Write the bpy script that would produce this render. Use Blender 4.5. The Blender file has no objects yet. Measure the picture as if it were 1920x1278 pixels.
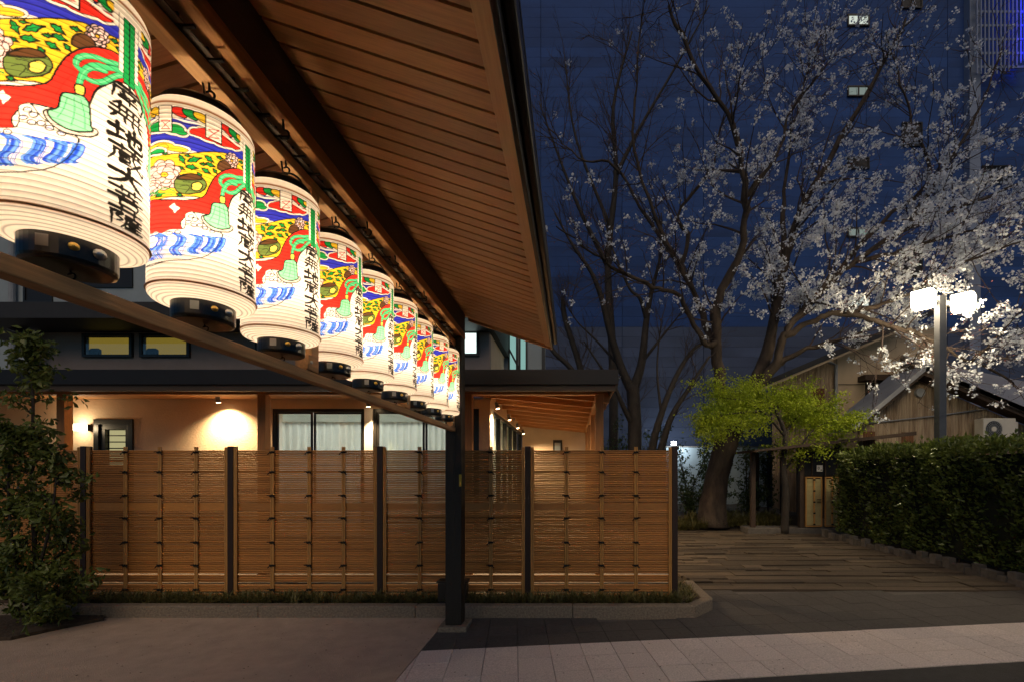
import bpy, math, random
import numpy as np
from mathutils import Vector, Matrix

R = math.radians
scene = bpy.context.scene
col = scene.collection
# ------------------------------------------------------------------ camera
F, VX, VY, CH = 853.0, 1074.0, 885.0, 1.66      # focal length / vanishing point in photo pixels, eye height
cam_d = bpy.data.cameras.new('camera'); cam = bpy.data.objects.new('camera', cam_d); col.objects.link(cam)
cam.location = (0, 0, CH); cam.rotation_euler = (R(90), 0, 0)
cam_d.sensor_width = 36; cam_d.lens = 36*F/1920
cam_d.shift_x = -(VX-960)/1920; cam_d.shift_y = (VY-639)/1920
cam_d.clip_start = .05; cam_d.clip_end = 2000
scene.camera = cam
# ------------------------------------------------------------------ sky (daytime sky dimmed to dusk)
world = bpy.data.worlds.new('World'); scene.world = world; world.use_nodes = True
nt = world.node_tree; bgn = nt.nodes['Background']
sky = nt.nodes.new('ShaderNodeTexSky'); sky.sky_type = 'NISHITA'; sky.sun_disc = False
SUN_EL, SUN_AZ = R(44), R(180)                   # added sun lamp stands in for unseen street lighting behind the camera
sky.sun_elevation = SUN_EL; sky.sun_rotation = SUN_AZ
tint = nt.nodes.new('ShaderNodeMix'); tint.data_type = 'RGBA'; tint.blend_type = 'MULTIPLY'; tint.inputs[0].default_value = 1; tint.inputs[7].default_value = (.40, .74, 1.0, 1)
nt.links.new(sky.outputs[0], tint.inputs[6]); nt.links.new(tint.outputs[2], bgn.inputs[0]); bgn.inputs[1].default_value = 0.0165
street_standin_sun_d = bpy.data.lights.new('street_standin_sun', 'SUN'); street_standin_sun_d.energy = .46; street_standin_sun_d.angle = R(50); street_standin_sun_d.color = (1, .70, .42)
street_standin_sun = bpy.data.objects.new('street_standin_sun', street_standin_sun_d); col.objects.link(street_standin_sun)
sun_dir = Vector((math.sin(SUN_AZ)*math.cos(SUN_EL), math.cos(SUN_AZ)*math.cos(SUN_EL), math.sin(SUN_EL)))
street_standin_sun.rotation_euler = sun_dir.to_track_quat('Z', 'Y').to_euler()
scene.view_settings.view_transform = 'Standard'; scene.view_settings.look = 'None'
scene.view_settings.exposure = 0.92; scene.view_settings.gamma = 1
scene.view_settings.use_curve_mapping = False
scene.render.engine = 'CYCLES'
cy = scene.cycles
cy.use_denoising = True; cy.denoiser = 'OPENIMAGEDENOISE'; cy.use_light_tree = True
cy.max_bounces = 4; cy.diffuse_bounces = 3; cy.glossy_bounces = 2; cy.transmission_bounces = 3; cy.transparent_max_bounces = 8
cy.use_adaptive_sampling = True; cy.adaptive_threshold = .02
cy.sample_clamp_indirect = 4.0; cy.caustics_reflective = False; cy.caustics_refractive = False
# lamp strengths
LANTERN_W, STREET_W, FLOOD_W = 3.6, 190, 34

rng = random.Random(7); nrg = np.random.default_rng(11)
# ------------------------------------------------------------------ helpers
OFF = {}
def P(px, py, Y): return Vector(((px-VX)*Y/F, Y, CH+(VY-py)*Y/F))
def PX(px, Y): return (px-VX)*Y/F
def PZ(py, Y): return CH+(VY-py)*Y/F

def link(o, parent=None, base=None):
    col.objects.link(o)
    if parent is not None:
        o.parent = parent; OFF[o.name] = OFF[parent.name].copy()
    else:
        OFF[o.name] = Vector(base) if base is not None else Vector((0, 0, 0))
    return o
def tag(o, label=None, cat=None, group=None, kind=None):
    if label: o['label'] = label
    if cat: o['category'] = cat
    if group: o['group'] = group
    if kind: o['kind'] = kind
    return o
def T(name, label, cat, loc=(0, 0, 0), group=None):
    o = bpy.data.objects.new(name, None); o.location = loc; o.empty_display_size = .2
    link(o, None, loc)
    return tag(o, label, cat, group)
def np_mesh(name, V, faces):
    """faces: list of int arrays (n,k)"""
    me = bpy.data.meshes.new(name); V = np.asarray(V, dtype=np.float32)
    me.vertices.add(len(V)); me.vertices.foreach_set('co', V.ravel())
    idx = np.concatenate([np.asarray(f).ravel() for f in faces]).astype(np.int32)
    tot = np.concatenate([np.full(len(f), np.asarray(f).shape[1]) for f in faces]).astype(np.int32)
    st = np.concatenate([[0], np.cumsum(tot)[:-1]]).astype(np.int32)
    me.loops.add(len(idx)); me.loops.foreach_set('vertex_index', idx)
    me.polygons.add(len(tot)); me.polygons.foreach_set('loop_start', st); me.polygons.foreach_set('loop_total', tot)
    me.update(calc_edges=True); me.validate()
    return me
class MB:
    def __init__(s): s.v = []; s.f = []
    def box(s, x0, x1, y0, y1, z0, z1):
        b = len(s.v)
        s.v += [(x, y, z) for x in (x0, x1) for y in (y0, y1) for z in (z0, z1)]
        s.f += [tuple(b+i for i in q) for q in ((0,1,3,2),(4,6,7,5),(0,4,5,1),(2,3,7,6),(0,2,6,4),(1,5,7,3))]
        return s
    def bar(s, a, b, w, h=None, up=(0, 0, 1)):
        a = Vector(a); b = Vector(b); h = h or w; d = (b-a).normalized(); u = Vector(up)
        if abs(d.dot(u)) > .98: u = Vector((0, 1, 0))
        sx = d.cross(u).normalized(); sz = sx.cross(d).normalized(); n = len(s.v)
        for e in (a, b):
            for i, j in ((-1,-1),(1,-1),(1,1),(-1,1)): s.v.append(tuple(e+sx*(w/2*i)+sz*(h/2*j)))
        s.f += [tuple(n+i for i in q) for q in ((0,1,2,3),(7,6,5,4),(0,4,5,1),(1,5,6,2),(2,6,7,3),(3,7,4,0))]
        return s
    def prism(s, pts, axis, a, b):
        """extrude 2-D polygon along axis ('x': pts=(y,z), 'y': pts=(x,z), 'z': pts=(x,y))"""
        n = len(s.v); k = len(pts)
        def mk(p, q): return {'x': (q, p[0], p[1]), 'y': (p[0], q, p[1]), 'z': (p[0], p[1], q)}[axis]
        s.v += [mk(p, a) for p in pts]+[mk(p, b) for p in pts]
        s.f += [tuple(n+i for i in range(k)), tuple(n+k+i for i in reversed(range(k)))]
        s.f += [(n+i, n+k+i, n+k+(i+1) % k, n+(i+1) % k) for i in range(k)]
        return s
    def tube(s, pts, rad, sides=8, cap=True):
        pts = [Vector(p) for p in pts]; m = len(pts)
        if not hasattr(rad, '__len__'): rad = [rad]*m
        n = len(s.v); u = None
        for i, p in enumerate(pts):
            d = (pts[min(i+1, m-1)]-pts[max(i-1, 0)])
            if d.length < 1e-9: d = Vector((0, 0, 1))
            d.normalize()
            if u is None: u = d.orthogonal().normalized()
            else:
                u = u-d*u.dot(d)
                u = u.normalized() if u.length > 1e-6 else d.orthogonal().normalized()
            w = d.cross(u)
            for k in range(sides):
                a = 2*math.pi*k/sides
                s.v.append(tuple(p+(u*math.cos(a)+w*math.sin(a))*rad[i]))
        for i in range(m-1):
            for k in range(sides):
                k2 = (k+1) % sides
                s.f.append((n+i*sides+k, n+i*sides+k2, n+(i+1)*sides+k2, n+(i+1)*sides+k))
        if cap:
            s.f.append(tuple(n+k for k in reversed(range(sides)))); s.f.append(tuple(n+(m-1)*sides+k for k in range(sides)))
        return s
    def lathe(s, prof, c, sides=32, closed=False):
        """prof: list of (r,z); c: centre"""
        n = len(s.v); m = len(prof)
        for r, z in prof:
            for k in range(sides):
                a = 2*math.pi*k/sides
                s.v.append((c[0]+r*math.cos(a), c[1]+r*math.sin(a), c[2]+z))
        for i in range(m-1 if not closed else m):
            j = (i+1) % m
            for k in range(sides):
                k2 = (k+1) % sides
                s.f.append((n+i*sides+k, n+i*sides+k2, n+j*sides+k2, n+j*sides+k))
        return s
    def quad(s, *p):
        n = len(s.v); s.v += [tuple(q) for q in p]; s.f.append(tuple(range(n, n+len(p)))); return s
    def mesh(s, name, m=None, off=(0, 0, 0), smooth=False):
        me = bpy.data.meshes.new(name); o = Vector(off)
        me.from_pydata([tuple(Vector(v)-o) for v in s.v], [], s.f)
        if m: me.materials.append(m)
        if smooth:
            for p in me.polygons: p.use_smooth = True
        me.update(); return me
    def build(s, name, m, parent=None, smooth=False, bevel=0, base=None):
        off = OFF[parent.name] if parent is not None else Vector(base or (0, 0, 0))
        o = bpy.data.objects.new(name, s.mesh(name, m, off, smooth))
        if parent is None: o.location = off
        link(o, parent, off)
        if bevel:
            b = o.modifiers.new('bevel', 'BEVEL'); b.width = bevel; b.segments = 2; b.limit_method = 'ANGLE'
        return o
def B(x0, x1, y0, y1, z0, z1): return MB().box(x0, x1, y0, y1, z0, z1)
def piece(name, me, parent, loc, rot=None, scale=None):
    o = bpy.data.objects.new(name, me); link(o, parent); o.location = Vector(loc)-OFF[parent.name]
    if rot: o.rotation_euler = rot
    if scale: o.scale = scale
    return o
def struct(o): o['kind'] = 'structure'; return o

# ------------------------------------------------------------------ materials
MATS = {}
def mat(name, c, rough=.7, var=.25, scale=6, stretch=(1, 1, 1), bump=.0, bscale=None, metal=0, c2=None, rnd=0, spec=.5, detail=6, trans=0):
    m = bpy.data.materials.new(name); m.use_nodes = True; n = m.node_tree; bs = n.nodes['Principled BSDF']; L = n.links.new
    tc = n.nodes.new('ShaderNodeTexCoord'); mp = n.nodes.new('ShaderNodeMapping'); mp.inputs['Scale'].default_value = stretch
    L(tc.outputs['Object'], mp.inputs[0])
    nz = n.nodes.new('ShaderNodeTexNoise'); nz.inputs['Scale'].default_value = scale; nz.inputs['Detail'].default_value = detail; nz.inputs['Roughness'].default_value = .62
    L(mp.outputs[0], nz.inputs[0])
    if rnd:
        oi = n.nodes.new('ShaderNodeObjectInfo'); va = n.nodes.new('ShaderNodeVectorMath'); va.operation = 'ADD'
        cb = n.nodes.new('ShaderNodeCombineXYZ'); ml = n.nodes.new('ShaderNodeMath'); ml.operation = 'MULTIPLY'; ml.inputs[1].default_value = 37
        L(oi.outputs['Random'], ml.inputs[0]); L(ml.outputs[0], cb.inputs[0]); L(ml.outputs[0], cb.inputs[1]); L(ml.outputs[0], cb.inputs[2])
        L(mp.outputs[0], va.inputs[0]); L(cb.outputs[0], va.inputs[1]); L(va.outputs[0], nz.inputs[0])
    rp = n.nodes.new('ShaderNodeValToRGB'); e = rp.color_ramp.elements
    cA = Vector(c)*(1-var); cB = Vector(c2) if c2 else Vector(c)*(1+var)
    e[0].position = .3; e[1].position = .72; e[0].color = (*cA, 1); e[1].color = (*cB, 1)
    L(nz.outputs[0], rp.inputs[0]); out = rp.outputs[0]
    if rnd:
        hs = n.nodes.new('ShaderNodeHueSaturation'); mr = n.nodes.new('ShaderNodeMapRange')
        mr.inputs[3].default_value = 1-rnd; mr.inputs[4].default_value = 1+rnd
        L(oi.outputs['Random'], mr.inputs[0]); L(mr.outputs[0], hs.inputs['Value']); L(out, hs.inputs['Color']); out = hs.outputs[0]
    L(out, bs.inputs['Base Color'])
    bs.inputs['Roughness'].default_value = rough; bs.inputs['Metallic'].default_value = metal
    bs.inputs['Specular IOR Level'].default_value = spec
    if bump:
        nb = nz
        if bscale:
            nb = n.nodes.new('ShaderNodeTexNoise'); nb.inputs['Scale'].default_value = bscale; nb.inputs['Detail'].default_value = 4; L(mp.outputs[0], nb.inputs[0])
        bp = n.nodes.new('ShaderNodeBump'); bp.inputs['Strength'].default_value = bump; bp.inputs['Distance'].default_value = .02
        L(nb.outputs[0], bp.inputs['Height']); L(bp.outputs[0], bs.inputs['Normal'])
    if trans:
        tr = n.nodes.new('ShaderNodeBsdfTranslucent'); L(out, tr.inputs[0]); mx = n.nodes.new('ShaderNodeMixShader'); mx.inputs[0].default_value = trans
        L(bs.outputs[0], mx.inputs[1]); L(tr.outputs[0], mx.inputs[2]); L(mx.outputs[0], n.nodes['Material Output'].inputs[0])
    MATS[name] = m; return m
def emit(name, c, s):
    m = bpy.data.materials.new(name); m.use_nodes = True; n = m.node_tree; n.nodes.remove(n.nodes['Principled BSDF'])
    e = n.nodes.new('ShaderNodeEmission'); e.inputs[0].default_value = (*c, 1); e.inputs[1].default_value = s
    n.links.new(e.outputs[0], n.nodes['Material Output'].inputs[0]); return m
def glass(name, tint=(.9, .95, .93), refl=.1):
    m = bpy.data.materials.new(name); m.use_nodes = True; n = m.node_tree; n.nodes.remove(n.nodes['Principled BSDF'])
    t = n.nodes.new('ShaderNodeBsdfTransparent'); t.inputs[0].default_value = (*tint, 1)
    g = n.nodes.new('ShaderNodeBsdfGlossy'); g.inputs['Roughness'].default_value = .02
    x = n.nodes.new('ShaderNodeMixShader'); x.inputs[0].default_value = refl
    n.links.new(t.outputs[0], x.inputs[1]); n.links.new(g.outputs[0], x.inputs[2]); n.links.new(x.outputs[0], n.nodes['Material Output'].inputs[0]); return m

WOOD = (.36, .185, .075)
M_soffit = mat('soffit_wood', (.34, .155, .058), .55, .22, 3, (2, 40, 40), .15, rnd=.2)
M_soffit_trim = mat('trim_wood', (.38, .20, .085), .55, .15, 3, (30, 1.5, 30), .1)
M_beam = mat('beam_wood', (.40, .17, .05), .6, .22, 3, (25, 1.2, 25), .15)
M_rail = mat('rail_wood', (.54, .29, .12), .6, .22, 3, (25, 1.2, 25), .15)
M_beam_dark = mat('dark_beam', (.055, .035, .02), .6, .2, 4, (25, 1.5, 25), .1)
M_fascia = mat('fascia_metal', (.016, .013, .012), .45, .15, 5, metal=.3)
M_roof = mat('roof_tile_dark', (.022, .021, .022), .6, .2, 6)
M_post = mat('post_dark', (.022, .016, .010), .55, .2, 5, (12, 12, 1), .1)
M_cedarZ = mat('cedar_upright', (.50, .235, .08), .6, .2, 3, (25, 25, 1.2), .12, rnd=.06)
M_cedarX = mat('cedar_along', (.50, .235, .08), .6, .2, 3, (1.2, 25, 25), .12, rnd=.06)
M_slat = mat('fence_slat', (.47, .205, .05), .55, .2, 4, (3, 30, 60), .05, rnd=.22)
M_batten = mat('fence_batten', (.52, .27, .08), .5, .15, 4, (30, 30, 2), .05, rnd=.08)
M_fpost = mat('fence_post', (.028, .013, .008), .5, .2, 5, (20, 20, 2), .05)
M_cord = mat('black_cord', (.012, .011, .01), .9, .2, 40)
M_concrete = mat('concrete', (.48, .37, .285), .88, .14, 5, (1, 1, 1), .6, 120, c2=(.55, .425, .33), detail=14)
M_asphalt = mat('asphalt', (.07, .064, .062), .8, .3, 9, bump=.5, bscale=160)
M_road = mat('road', (.035, .034, .036), .7, .3, 9, bump=.5, bscale=160)
M_paver = mat('dark_paver', (.078, .07, .066), .75, .25, 30, bump=.5, bscale=190, rnd=.08)
M_joint = mat('joint_sand', (.13, .12, .11), .9, .2, 30)
M_wtile = mat('granite_tile', (.64, .56, .53), .7, .3, 75, bump=.3, bscale=160, rnd=.05)
M_kerb = mat('kerb_granite', (.24, .195, .145), .85, .4, 45, bump=.6, bscale=70)
M_soil = mat('soil', (.05, .035, .022), .95, .4, 14, bump=.9, bscale=30)
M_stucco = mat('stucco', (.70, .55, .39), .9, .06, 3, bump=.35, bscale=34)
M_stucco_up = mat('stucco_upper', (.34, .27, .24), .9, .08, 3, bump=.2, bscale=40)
M_frame = mat('window_frame', (.016, .015, .013), .35, .2, 8)
M_white = mat('white_plaster', (.78, .75, .70), .8, .05, 4)
M_curtain = mat('curtain', (.78, .82, .80), .9, .06, 5, trans=.6)
M_glass = glass('glass')
M_metal = mat('fixture_metal', (.25, .25, .25), .35, .1, 6, metal=.8)
M_black = mat('black_lacquer', (.006, .005, .004), .3, .2, 6)
M_gold = mat('gold_stud', (.75, .48, .12), .3, .1, 10, metal=.9)
M_steel = mat('steel', (.5, .5, .5), .3, .1, 10, metal=1)
M_hook = mat('iron_hook', (.02, .017, .014), .4, .2, 10, metal=.6)
M_lpost = mat('lamp_post', (.10, .105, .12), .4, .12, 6, metal=.2)
M_bark = mat('cherry_bark', (.055, .04, .03), .9, .5, 5, (1, 1, .45), 1.0, 16)
M_bark2 = mat('bare_bark', (.035, .029, .024), .85, .4, 7, (1, 1, .5), .8, 24)
M_twig = mat('twig', (.045, .03, .025), .8, .3, 8)
M_petal = mat('petal', (.86, .90, .98), .7, .03, 12, trans=.35)
M_bud = mat('bud', (.28, .09, .07), .7, .2, 12)
M_maple = mat('maple_leaf', (.36, .52, .03), .55, .4, 2.5, c2=(.58, .68, .05), trans=.5)
M_leaf = mat('leaf_dark', (.035, .065, .015), .38, .4, 3, c2=(.075, .12, .025), trans=.25)
M_leaf_sh = mat('leaf_shrub', (.09, .13, .025), .38, .4, 5, c2=(.19, .24, .05), trans=.3)
M_hedge = mat('hedge_leaf', (.08, .13, .03), .2, .5, 4, c2=(.24, .30, .07), trans=.2)
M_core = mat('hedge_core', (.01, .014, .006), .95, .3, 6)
M_grass = mat('lily_turf', (.08, .10, .025), .5, .4, 6, c2=(.26, .23, .08), trans=.3)
M_timber = mat('old_timber', (.08, .06, .042), .85, .5, 3, (1.5, 18, 10), .8, c2=(.18, .135, .09), rnd=.4)
M_stone = mat('edging_stone', (.12, .11, .10), .85, .3, 12, bump=.4, rnd=.3)
M_alc = mat('cladding_panel', (.018, .068, .25), .8, .3, .25, (1, 1, 2), .0, rnd=.05)
M_alc_back = mat('cladding_joint', (.02, .052, .16), .9, .1, 3)
M_fac2 = mat('facade_column', (.23, .28, .40), .8, .1, 2)
M_dkwin = mat('dark_window', (.008, .009, .013), .5, .2, 3)
M_rust = mat('rusty_corrugated', (.30, .19, .11), .8, .5, 1.6, (6, 6, .5), .2, c2=(.48, .38, .27))
M_rust2 = mat('rust_patch', (.16, .07, .03), .85, .4, 3, (5, 5, .7), .2)
M_beige = mat('beige_render', (.50, .40, .28), .85, .12, 1.5, (1, 1, .5), .1)
M_hroof = mat('house_roof_metal', (.33, .34, .37), .5, .12, 3, metal=.2)
M_oldwood = mat('old_wood', (.055, .035, .024), .8, .3, 5, (2, 12, 12), .3)
M_acbody = mat('unit_casing', (.66, .63, .56), .5, .05, 5)
M_gatepanel = mat('gate_panel', (.46, .40, .20), .6, .12, 4, (2, 2, 40), .15)
M_greywall = mat('grey_wall', (.30, .36, .40), .8, .08, 1.5)
M_gravel = mat('gravel', (.30, .26, .22), .9, .25, 60, bump=.4, bscale=90)
M_plate = mat('white_plate', (.8, .8, .78), .5, .03, 5)
M_yellow = mat('yellow_sticker', (.7, .5, .06), .5, .05, 5)
M_pipe = mat('pipe', (.28, .30, .33), .5, .1, 5)

# ================================================================== GROUND
ground = struct(MB().quad((-300, -60, -.06), (300, -60, -.06), (300, 400, -.06), (-300, 400, -.06)).build('ground', M_soil))
XE = -1.42                                        # edge between the concrete apron and the pavers
drive = struct(B(-16, XE, -6, 5.2, -.05, 0).build('driveway', M_concrete))
TH = R(7.2); CT, ST = math.cos(TH), math.sin(TH)  # the pavement bands run at a slight angle
S0 = Vector((-1.42, 4.24))                        # left end of the far edge of the pale band
def band(a, b): return S0+Vector((CT, ST))*a+Vector((ST, -CT))*b      # a along, b towards the camera
asph = struct(MB().prism([(XE+.004, -6), (16, -6), (16, 6.5), (XE+.004, 6.5)], 'z', -.052, -.022).build('pavement', M_joint))
def clip_tile(poly):
    """keep the part of a tile right of the concrete edge"""
    out = []
    for i in range(len(poly)):
        p, q = poly[i], poly[(i+1) % len(poly)]
        if p[0] >= XE+.01: out.append(p)
        if (p[0] >= XE+.01) != (q[0] >= XE+.01):
            t = (XE+.01-p[0])/(q[0]-p[0]); out.append((XE+.01, p[1]+t*(q[1]-p[1])))
    return out
TS = .30; J = .0025
def tile_mesh(m):
    return MB().box(-TS/2+J, TS/2-J, -TS/2+J, TS/2-J, -.028, 0).mesh('tile', m)
me_w, me_d = tile_mesh(M_wtile), tile_mesh(M_paver)
road_b = .9
for r in range(-7, 3):
    for k in range(-2, 32):
        c = band((k+.5)*TS, (r+.5)*TS)
        if c.y > 6.35+.0*c.x or c.x > 8.6: continue
        cs = [band(k*TS+J, r*TS+J), band((k+1)*TS-J, r*TS+J), band((k+1)*TS-J, (r+1)*TS-J), band(k*TS+J, (r+1)*TS-J)]
        white = 0 <= r < 3
        if c.y > 5.22 and c.x < 1.3: continue
        if min(p.x for p in cs) < XE+.01:
            pl = clip_tile([(p.x, p.y) for p in cs])
            if len(pl) < 3 or max(p[0] for p in pl) < XE+.03: continue
            MB().prism(pl, 'z', -.028, 0).build('tile', M_wtile if white else M_paver, asph)
        else:
            piece('tile', me_w if white else me_d, asph, (c.x, c.y, rng.uniform(-.0015, .0008)), (0, 0, TH))
p0, p1, p2, p3 = band(-.6, .905), band(14, .905), band(14, 9), band(-.6, 9)
rd = MB().prism([(XE+.006, band((XE-S0.x)/CT, .905).y-.02), (p1.x, p1.y), (16, -6), (XE+.006, -6)], 'z', -.05, -.003)
struct(rd.build('road', M_road))

# kerb round the planting bed below the fence
def kerb():
    outer = [(-9, 5.2), (1.40, 5.2), (1.70, 5.52), (1.70, 6.45)]
    inner = [(-9, 5.33), (1.345, 5.33), (1.57, 5.57), (1.57, 6.45)]
    k = T('kerb', 'low grey granite kerb around planting strip below slatted fence', 'kerb', (0, 5.2, 0))
    h = .135
    cuts = [(-9, 5.2, 5.33)]
    xs = [-9, -7.2, -5.4, -3.6, -1.8, 0.0]
    for i in range(len(xs)):
        x1 = xs[i+1]-.004 if i+1 < len(xs) else None
        if x1 is not None: pl = [(xs[i], 5.2), (x1, 5.2), (x1, 5.33), (xs[i], 5.33)]
        else: pl = [(xs[i], 5.2), (1.40, 5.2), (1.345, 5.33), (xs[i], 5.33)]
        MB().prism(pl, 'z', -.03, h).build('kerb_stone', M_kerb, k, bevel=.012)
    MB().prism([(1.404, 5.203), (1.70, 5.52), (1.57, 5.568), (1.349, 5.333)], 'z', -.03, h).build('kerb_stone', M_kerb, k, bevel=.012)
    MB().prism([(1.70, 5.524), (1.70, 6.45), (1.57, 6.45), (1.57, 5.572)], 'z', -.03, h).build('kerb_stone', M_kerb, k, bevel=.012)
kerb()
struct(MB().prism([(-9, 5.33), (1.345, 5.33), (1.57, 5.57), (1.57, 6.45), (-9, 6.45)], 'z', -.02, .10).build('planting_bed', M_soil))
struct(B(-16, 1.56, 6.45, 20, -.02, .04).build('hall_yard', M_gravel))

# timber paving beyond the fence
deck = struct(B(1.57, 8.6, 6.5, 13.2, -.055, -.03).build('timber_path', M_soil))
me_t = []
for k in range(4):
    r2 = random.Random(k); mb = MB()
    top = [(-.5, -.5), (.5, -.5), (.5, .5), (-.5, .5)]
    a = MB().box(-.5, .5, -.5, .5, -.5, .5)
    a.v = [(x+r2.uniform(-.006, .006), y+r2.uniform(-.05, .05), z+(r2.uniform(-.05, .05) if z > 0 else 0)) for x, y, z in a.v]
    me_t.append(a.mesh('plank', M_timber))
y = 6.42; n = 0
while y < 12.9:
    d = rng.choice([.17, .2, .2, .24]); x = 1.45-rng.uniform(0, .5)
    while x < 6.45+max(0, (y-10)*.05):
        l = min(rng.choice((rng.uniform(.3, .7), rng.uniform(.6, 1.6), rng.uniform(1.2, 2.0))), 6.5-x+.15)
        if l > .25 and n < 298 and x+l > 1.78:
            xs = max(x, 1.72)
            piece('plank', me_t[n % 4], deck, ((xs+x+l)/2, y+d/2, -.03+rng.uniform(-.014, .012)), (rng.uniform(-.03, .03), rng.uniform(-.006, .006), rng.uniform(-.012, .012)), (x+l-xs-.02, d-.02, .075)); n += 1
        x += l
    y += d

# raised bed beyond the timber path
gx = np.linspace(1.0, 7.6, 34); gy = np.linspace(12.7, 20.5, 34)
V = []
for yy in gy:
    for xx in gx:
        e = 13.0-.25*math.sin(xx*.8)-.05*(xx-4)
        h = .36*max(0, min(1, (yy-e)/1.0))
        V.append((xx, yy, -.05+h+.03*math.sin(xx*5+yy*3)*(h > .1)))
Fq = [(j*34+i, j*34+i+1, (j+1)*34+i+1, (j+1)*34+i) for j in range(33) for i in range(33)]
mm = np_mesh('garden_bed', V, [np.array(Fq)]); mm.materials.append(M_soil)
struct(link(bpy.data.objects.new('garden_bed', mm)))

# ================================================================== LANTERN ROOF
RX = -1.26
VERGE, RB = 5.1, -3.2
SL = .33; ZS = 3.37; XS = 1.17-1.26                # soffit height at the beam
roof = T('lantern_canopy', 'timber canopy roof with boarded soffit sheltering the row of lanterns', 'canopy', (RX, 4.88, 0))
# soffit boards, each its own piece
def soffit_z(x): return ZS-SL*(abs(x-RX)-.09)
for sgn in (1, -1):
    xa, xb = RX+sgn*.06, RX+sgn*.952
    za, zb = soffit_z(xa), soffit_z(xb)
    d = Vector((xb-xa, 0, zb-za)); L = d.length; ang = math.atan2(d.z, d.x)
    mb = MB().box(0, L, -.0438, .0438, 0, .018)
    me = mb.mesh('soffit_board', M_soffit)
    y = .8+.0507-.1014*40
    nb = 0
    for k in range(84):
        yy = y+.1014*k
        if yy > VERGE-.03 or (sgn < 0 and yy < .6) or yy < -2.4: continue
        if sgn > 0: piece('soffit_board', me, roof, (xa, yy, za), (0, -ang, 0))
        else: piece('soffit_board', me, roof, (xa, yy, za), (0, -ang, 0), (1, 1, -1))
    # black backing behind the grooves
    MB().prism([(xa, za+.03), (xb, zb+.03), (xb, zb+.04), (xa, za+.04)], 'y', RB, VERGE-.02).build('groove_backing', M_black, roof)
    # trim board, fascia, gutter edge
    x1, x2 = RX+sgn*.95, RX+sgn*1.015
    MB().prism([(x1, soffit_z(x1)-.012), (x2, soffit_z(x2)-.012), (x2, soffit_z(x2)+.03), (x1, soffit_z(x1)+.03)], 'y', RB, VERGE-.02).build('trim_board', M_soffit_trim, roof, bevel=.003)
    x3 = RX+sgn*1.04
    B(min(x2, x3)+.001, max(x2, x3), RB, VERGE, soffit_z(x2)-.035, soffit_z(x2)+.15).build('fascia', M_fascia, roof, bevel=.004)
    x4 = RX+sgn*1.085
    B(min(x3, x4)+.001, max(x3, x4), RB, VERGE+.02, soffit_z(x2)+.03, soffit_z(x2)+.13).build('gutter', M_fascia, roof, bevel=.012)
    # roof covering
    MB().prism([(RX, ZS+.22), (x4, soffit_z(x2)+.135), (x4, soffit_z(x2)+.165), (RX, ZS+.26)], 'y', RB, VERGE+.03).build('roof_sheet', M_roof, roof)
    # verge board
    MB().prism([(RX+sgn*.09, ZS-.02), (x2, soffit_z(x2)-.03), (x2, soffit_z(x2)+.13), (RX+sgn*.09, ZS+.2)], 'y', VERGE-.018, VERGE+.012).build('verge_board', M_soffit_trim, roof)
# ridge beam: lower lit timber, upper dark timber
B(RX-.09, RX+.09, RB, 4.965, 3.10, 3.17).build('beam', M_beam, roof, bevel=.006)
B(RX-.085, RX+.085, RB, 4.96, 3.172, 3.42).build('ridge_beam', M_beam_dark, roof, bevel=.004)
# posts
for yy in (4.88, -1.6):
    MB().box(RX-.085, RX+.085, yy-.085, yy+.085, .05, 3.10).build('post', M_post, roof, bevel=.008)
    MB().prism([(RX-.15, yy-.15), (RX+.15, yy-.15), (RX+.15, yy+.15), (RX-.15, yy+.15)], 'z', -.02, .05).build('post_base', M_kerb, roof, bevel=.012)
    MB().box(RX-.014, RX+.014, yy-.0885, yy-.0845, 1.0, 2.05).build('cover_strip', M_post, roof)
st = MB().box(RX+.062, RX+.0875, 4.7915, 4.7945, 1.515, 1.64).build('sticker', M_yellow, roof)
st['label'] = 'small yellow warning sticker'
# hanging frame: upper rail, lower rail, struts, pegs
B(RX-.03, RX+.025, RB, 4.794, 3.0, 3.05).build('upper_rail', M_rail, roof, bevel=.004)
B(RX-.025, RX+.025, RB, 4.794, 2.092, 2.137).build('lower_rail', M_rail, roof, bevel=.004)
for yy in (.933, 2.178, 3.423, 4.72):
    B(RX-.028, RX+.028, yy-.03, yy+.03, 2.139, 2.998).build('strut', M_rail, roof, bevel=.004)
    B(RX-.031, RX+.033, yy-.065, yy-.031, 2.139, 2.21).build('strut_block', M_rail, roof, bevel=.004)
    MB().tube([(RX+.033, yy-.048, 2.175), (RX+.04, yy-.048, 2.175)], .008, 8).build('bolt', M_steel, roof)
me_peg = MB().box(-.004, .004, -.004, .004, 0, .052).mesh('peg', M_hook)
me_peg2 = MB().box(-.045, .03, -.005, .005, -.004, .004).mesh('peg', M_hook)
for k in range(36):
    piece('peg', me_peg2, roof, (RX+.045, .6+k*.118, 3.056))
    piece('peg', me_peg, roof, (RX+.02, .6+k*.118, 3.05))
B(RX-.02, RX+.045, .3, 4.79, 3.0605, 3.066).build('cable_tray', M_beam_dark, roof)
# spare open hooks under the beam
for yy in (1.86, 2.62, 3.03, 3.62):
    mb = MB(); pts = [(RX+.075, yy, 3.10), (RX+.078, yy, 3.06)]
    pts += [(RX+.078+.02*math.sin(a), yy+.004, 3.04+.02*math.cos(a)) for a in np.linspace(0, 4.6, 9)]
    mb.tube(pts, .0045, 6).build('spare_hook', M_hook, roof, smooth=True)

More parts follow.
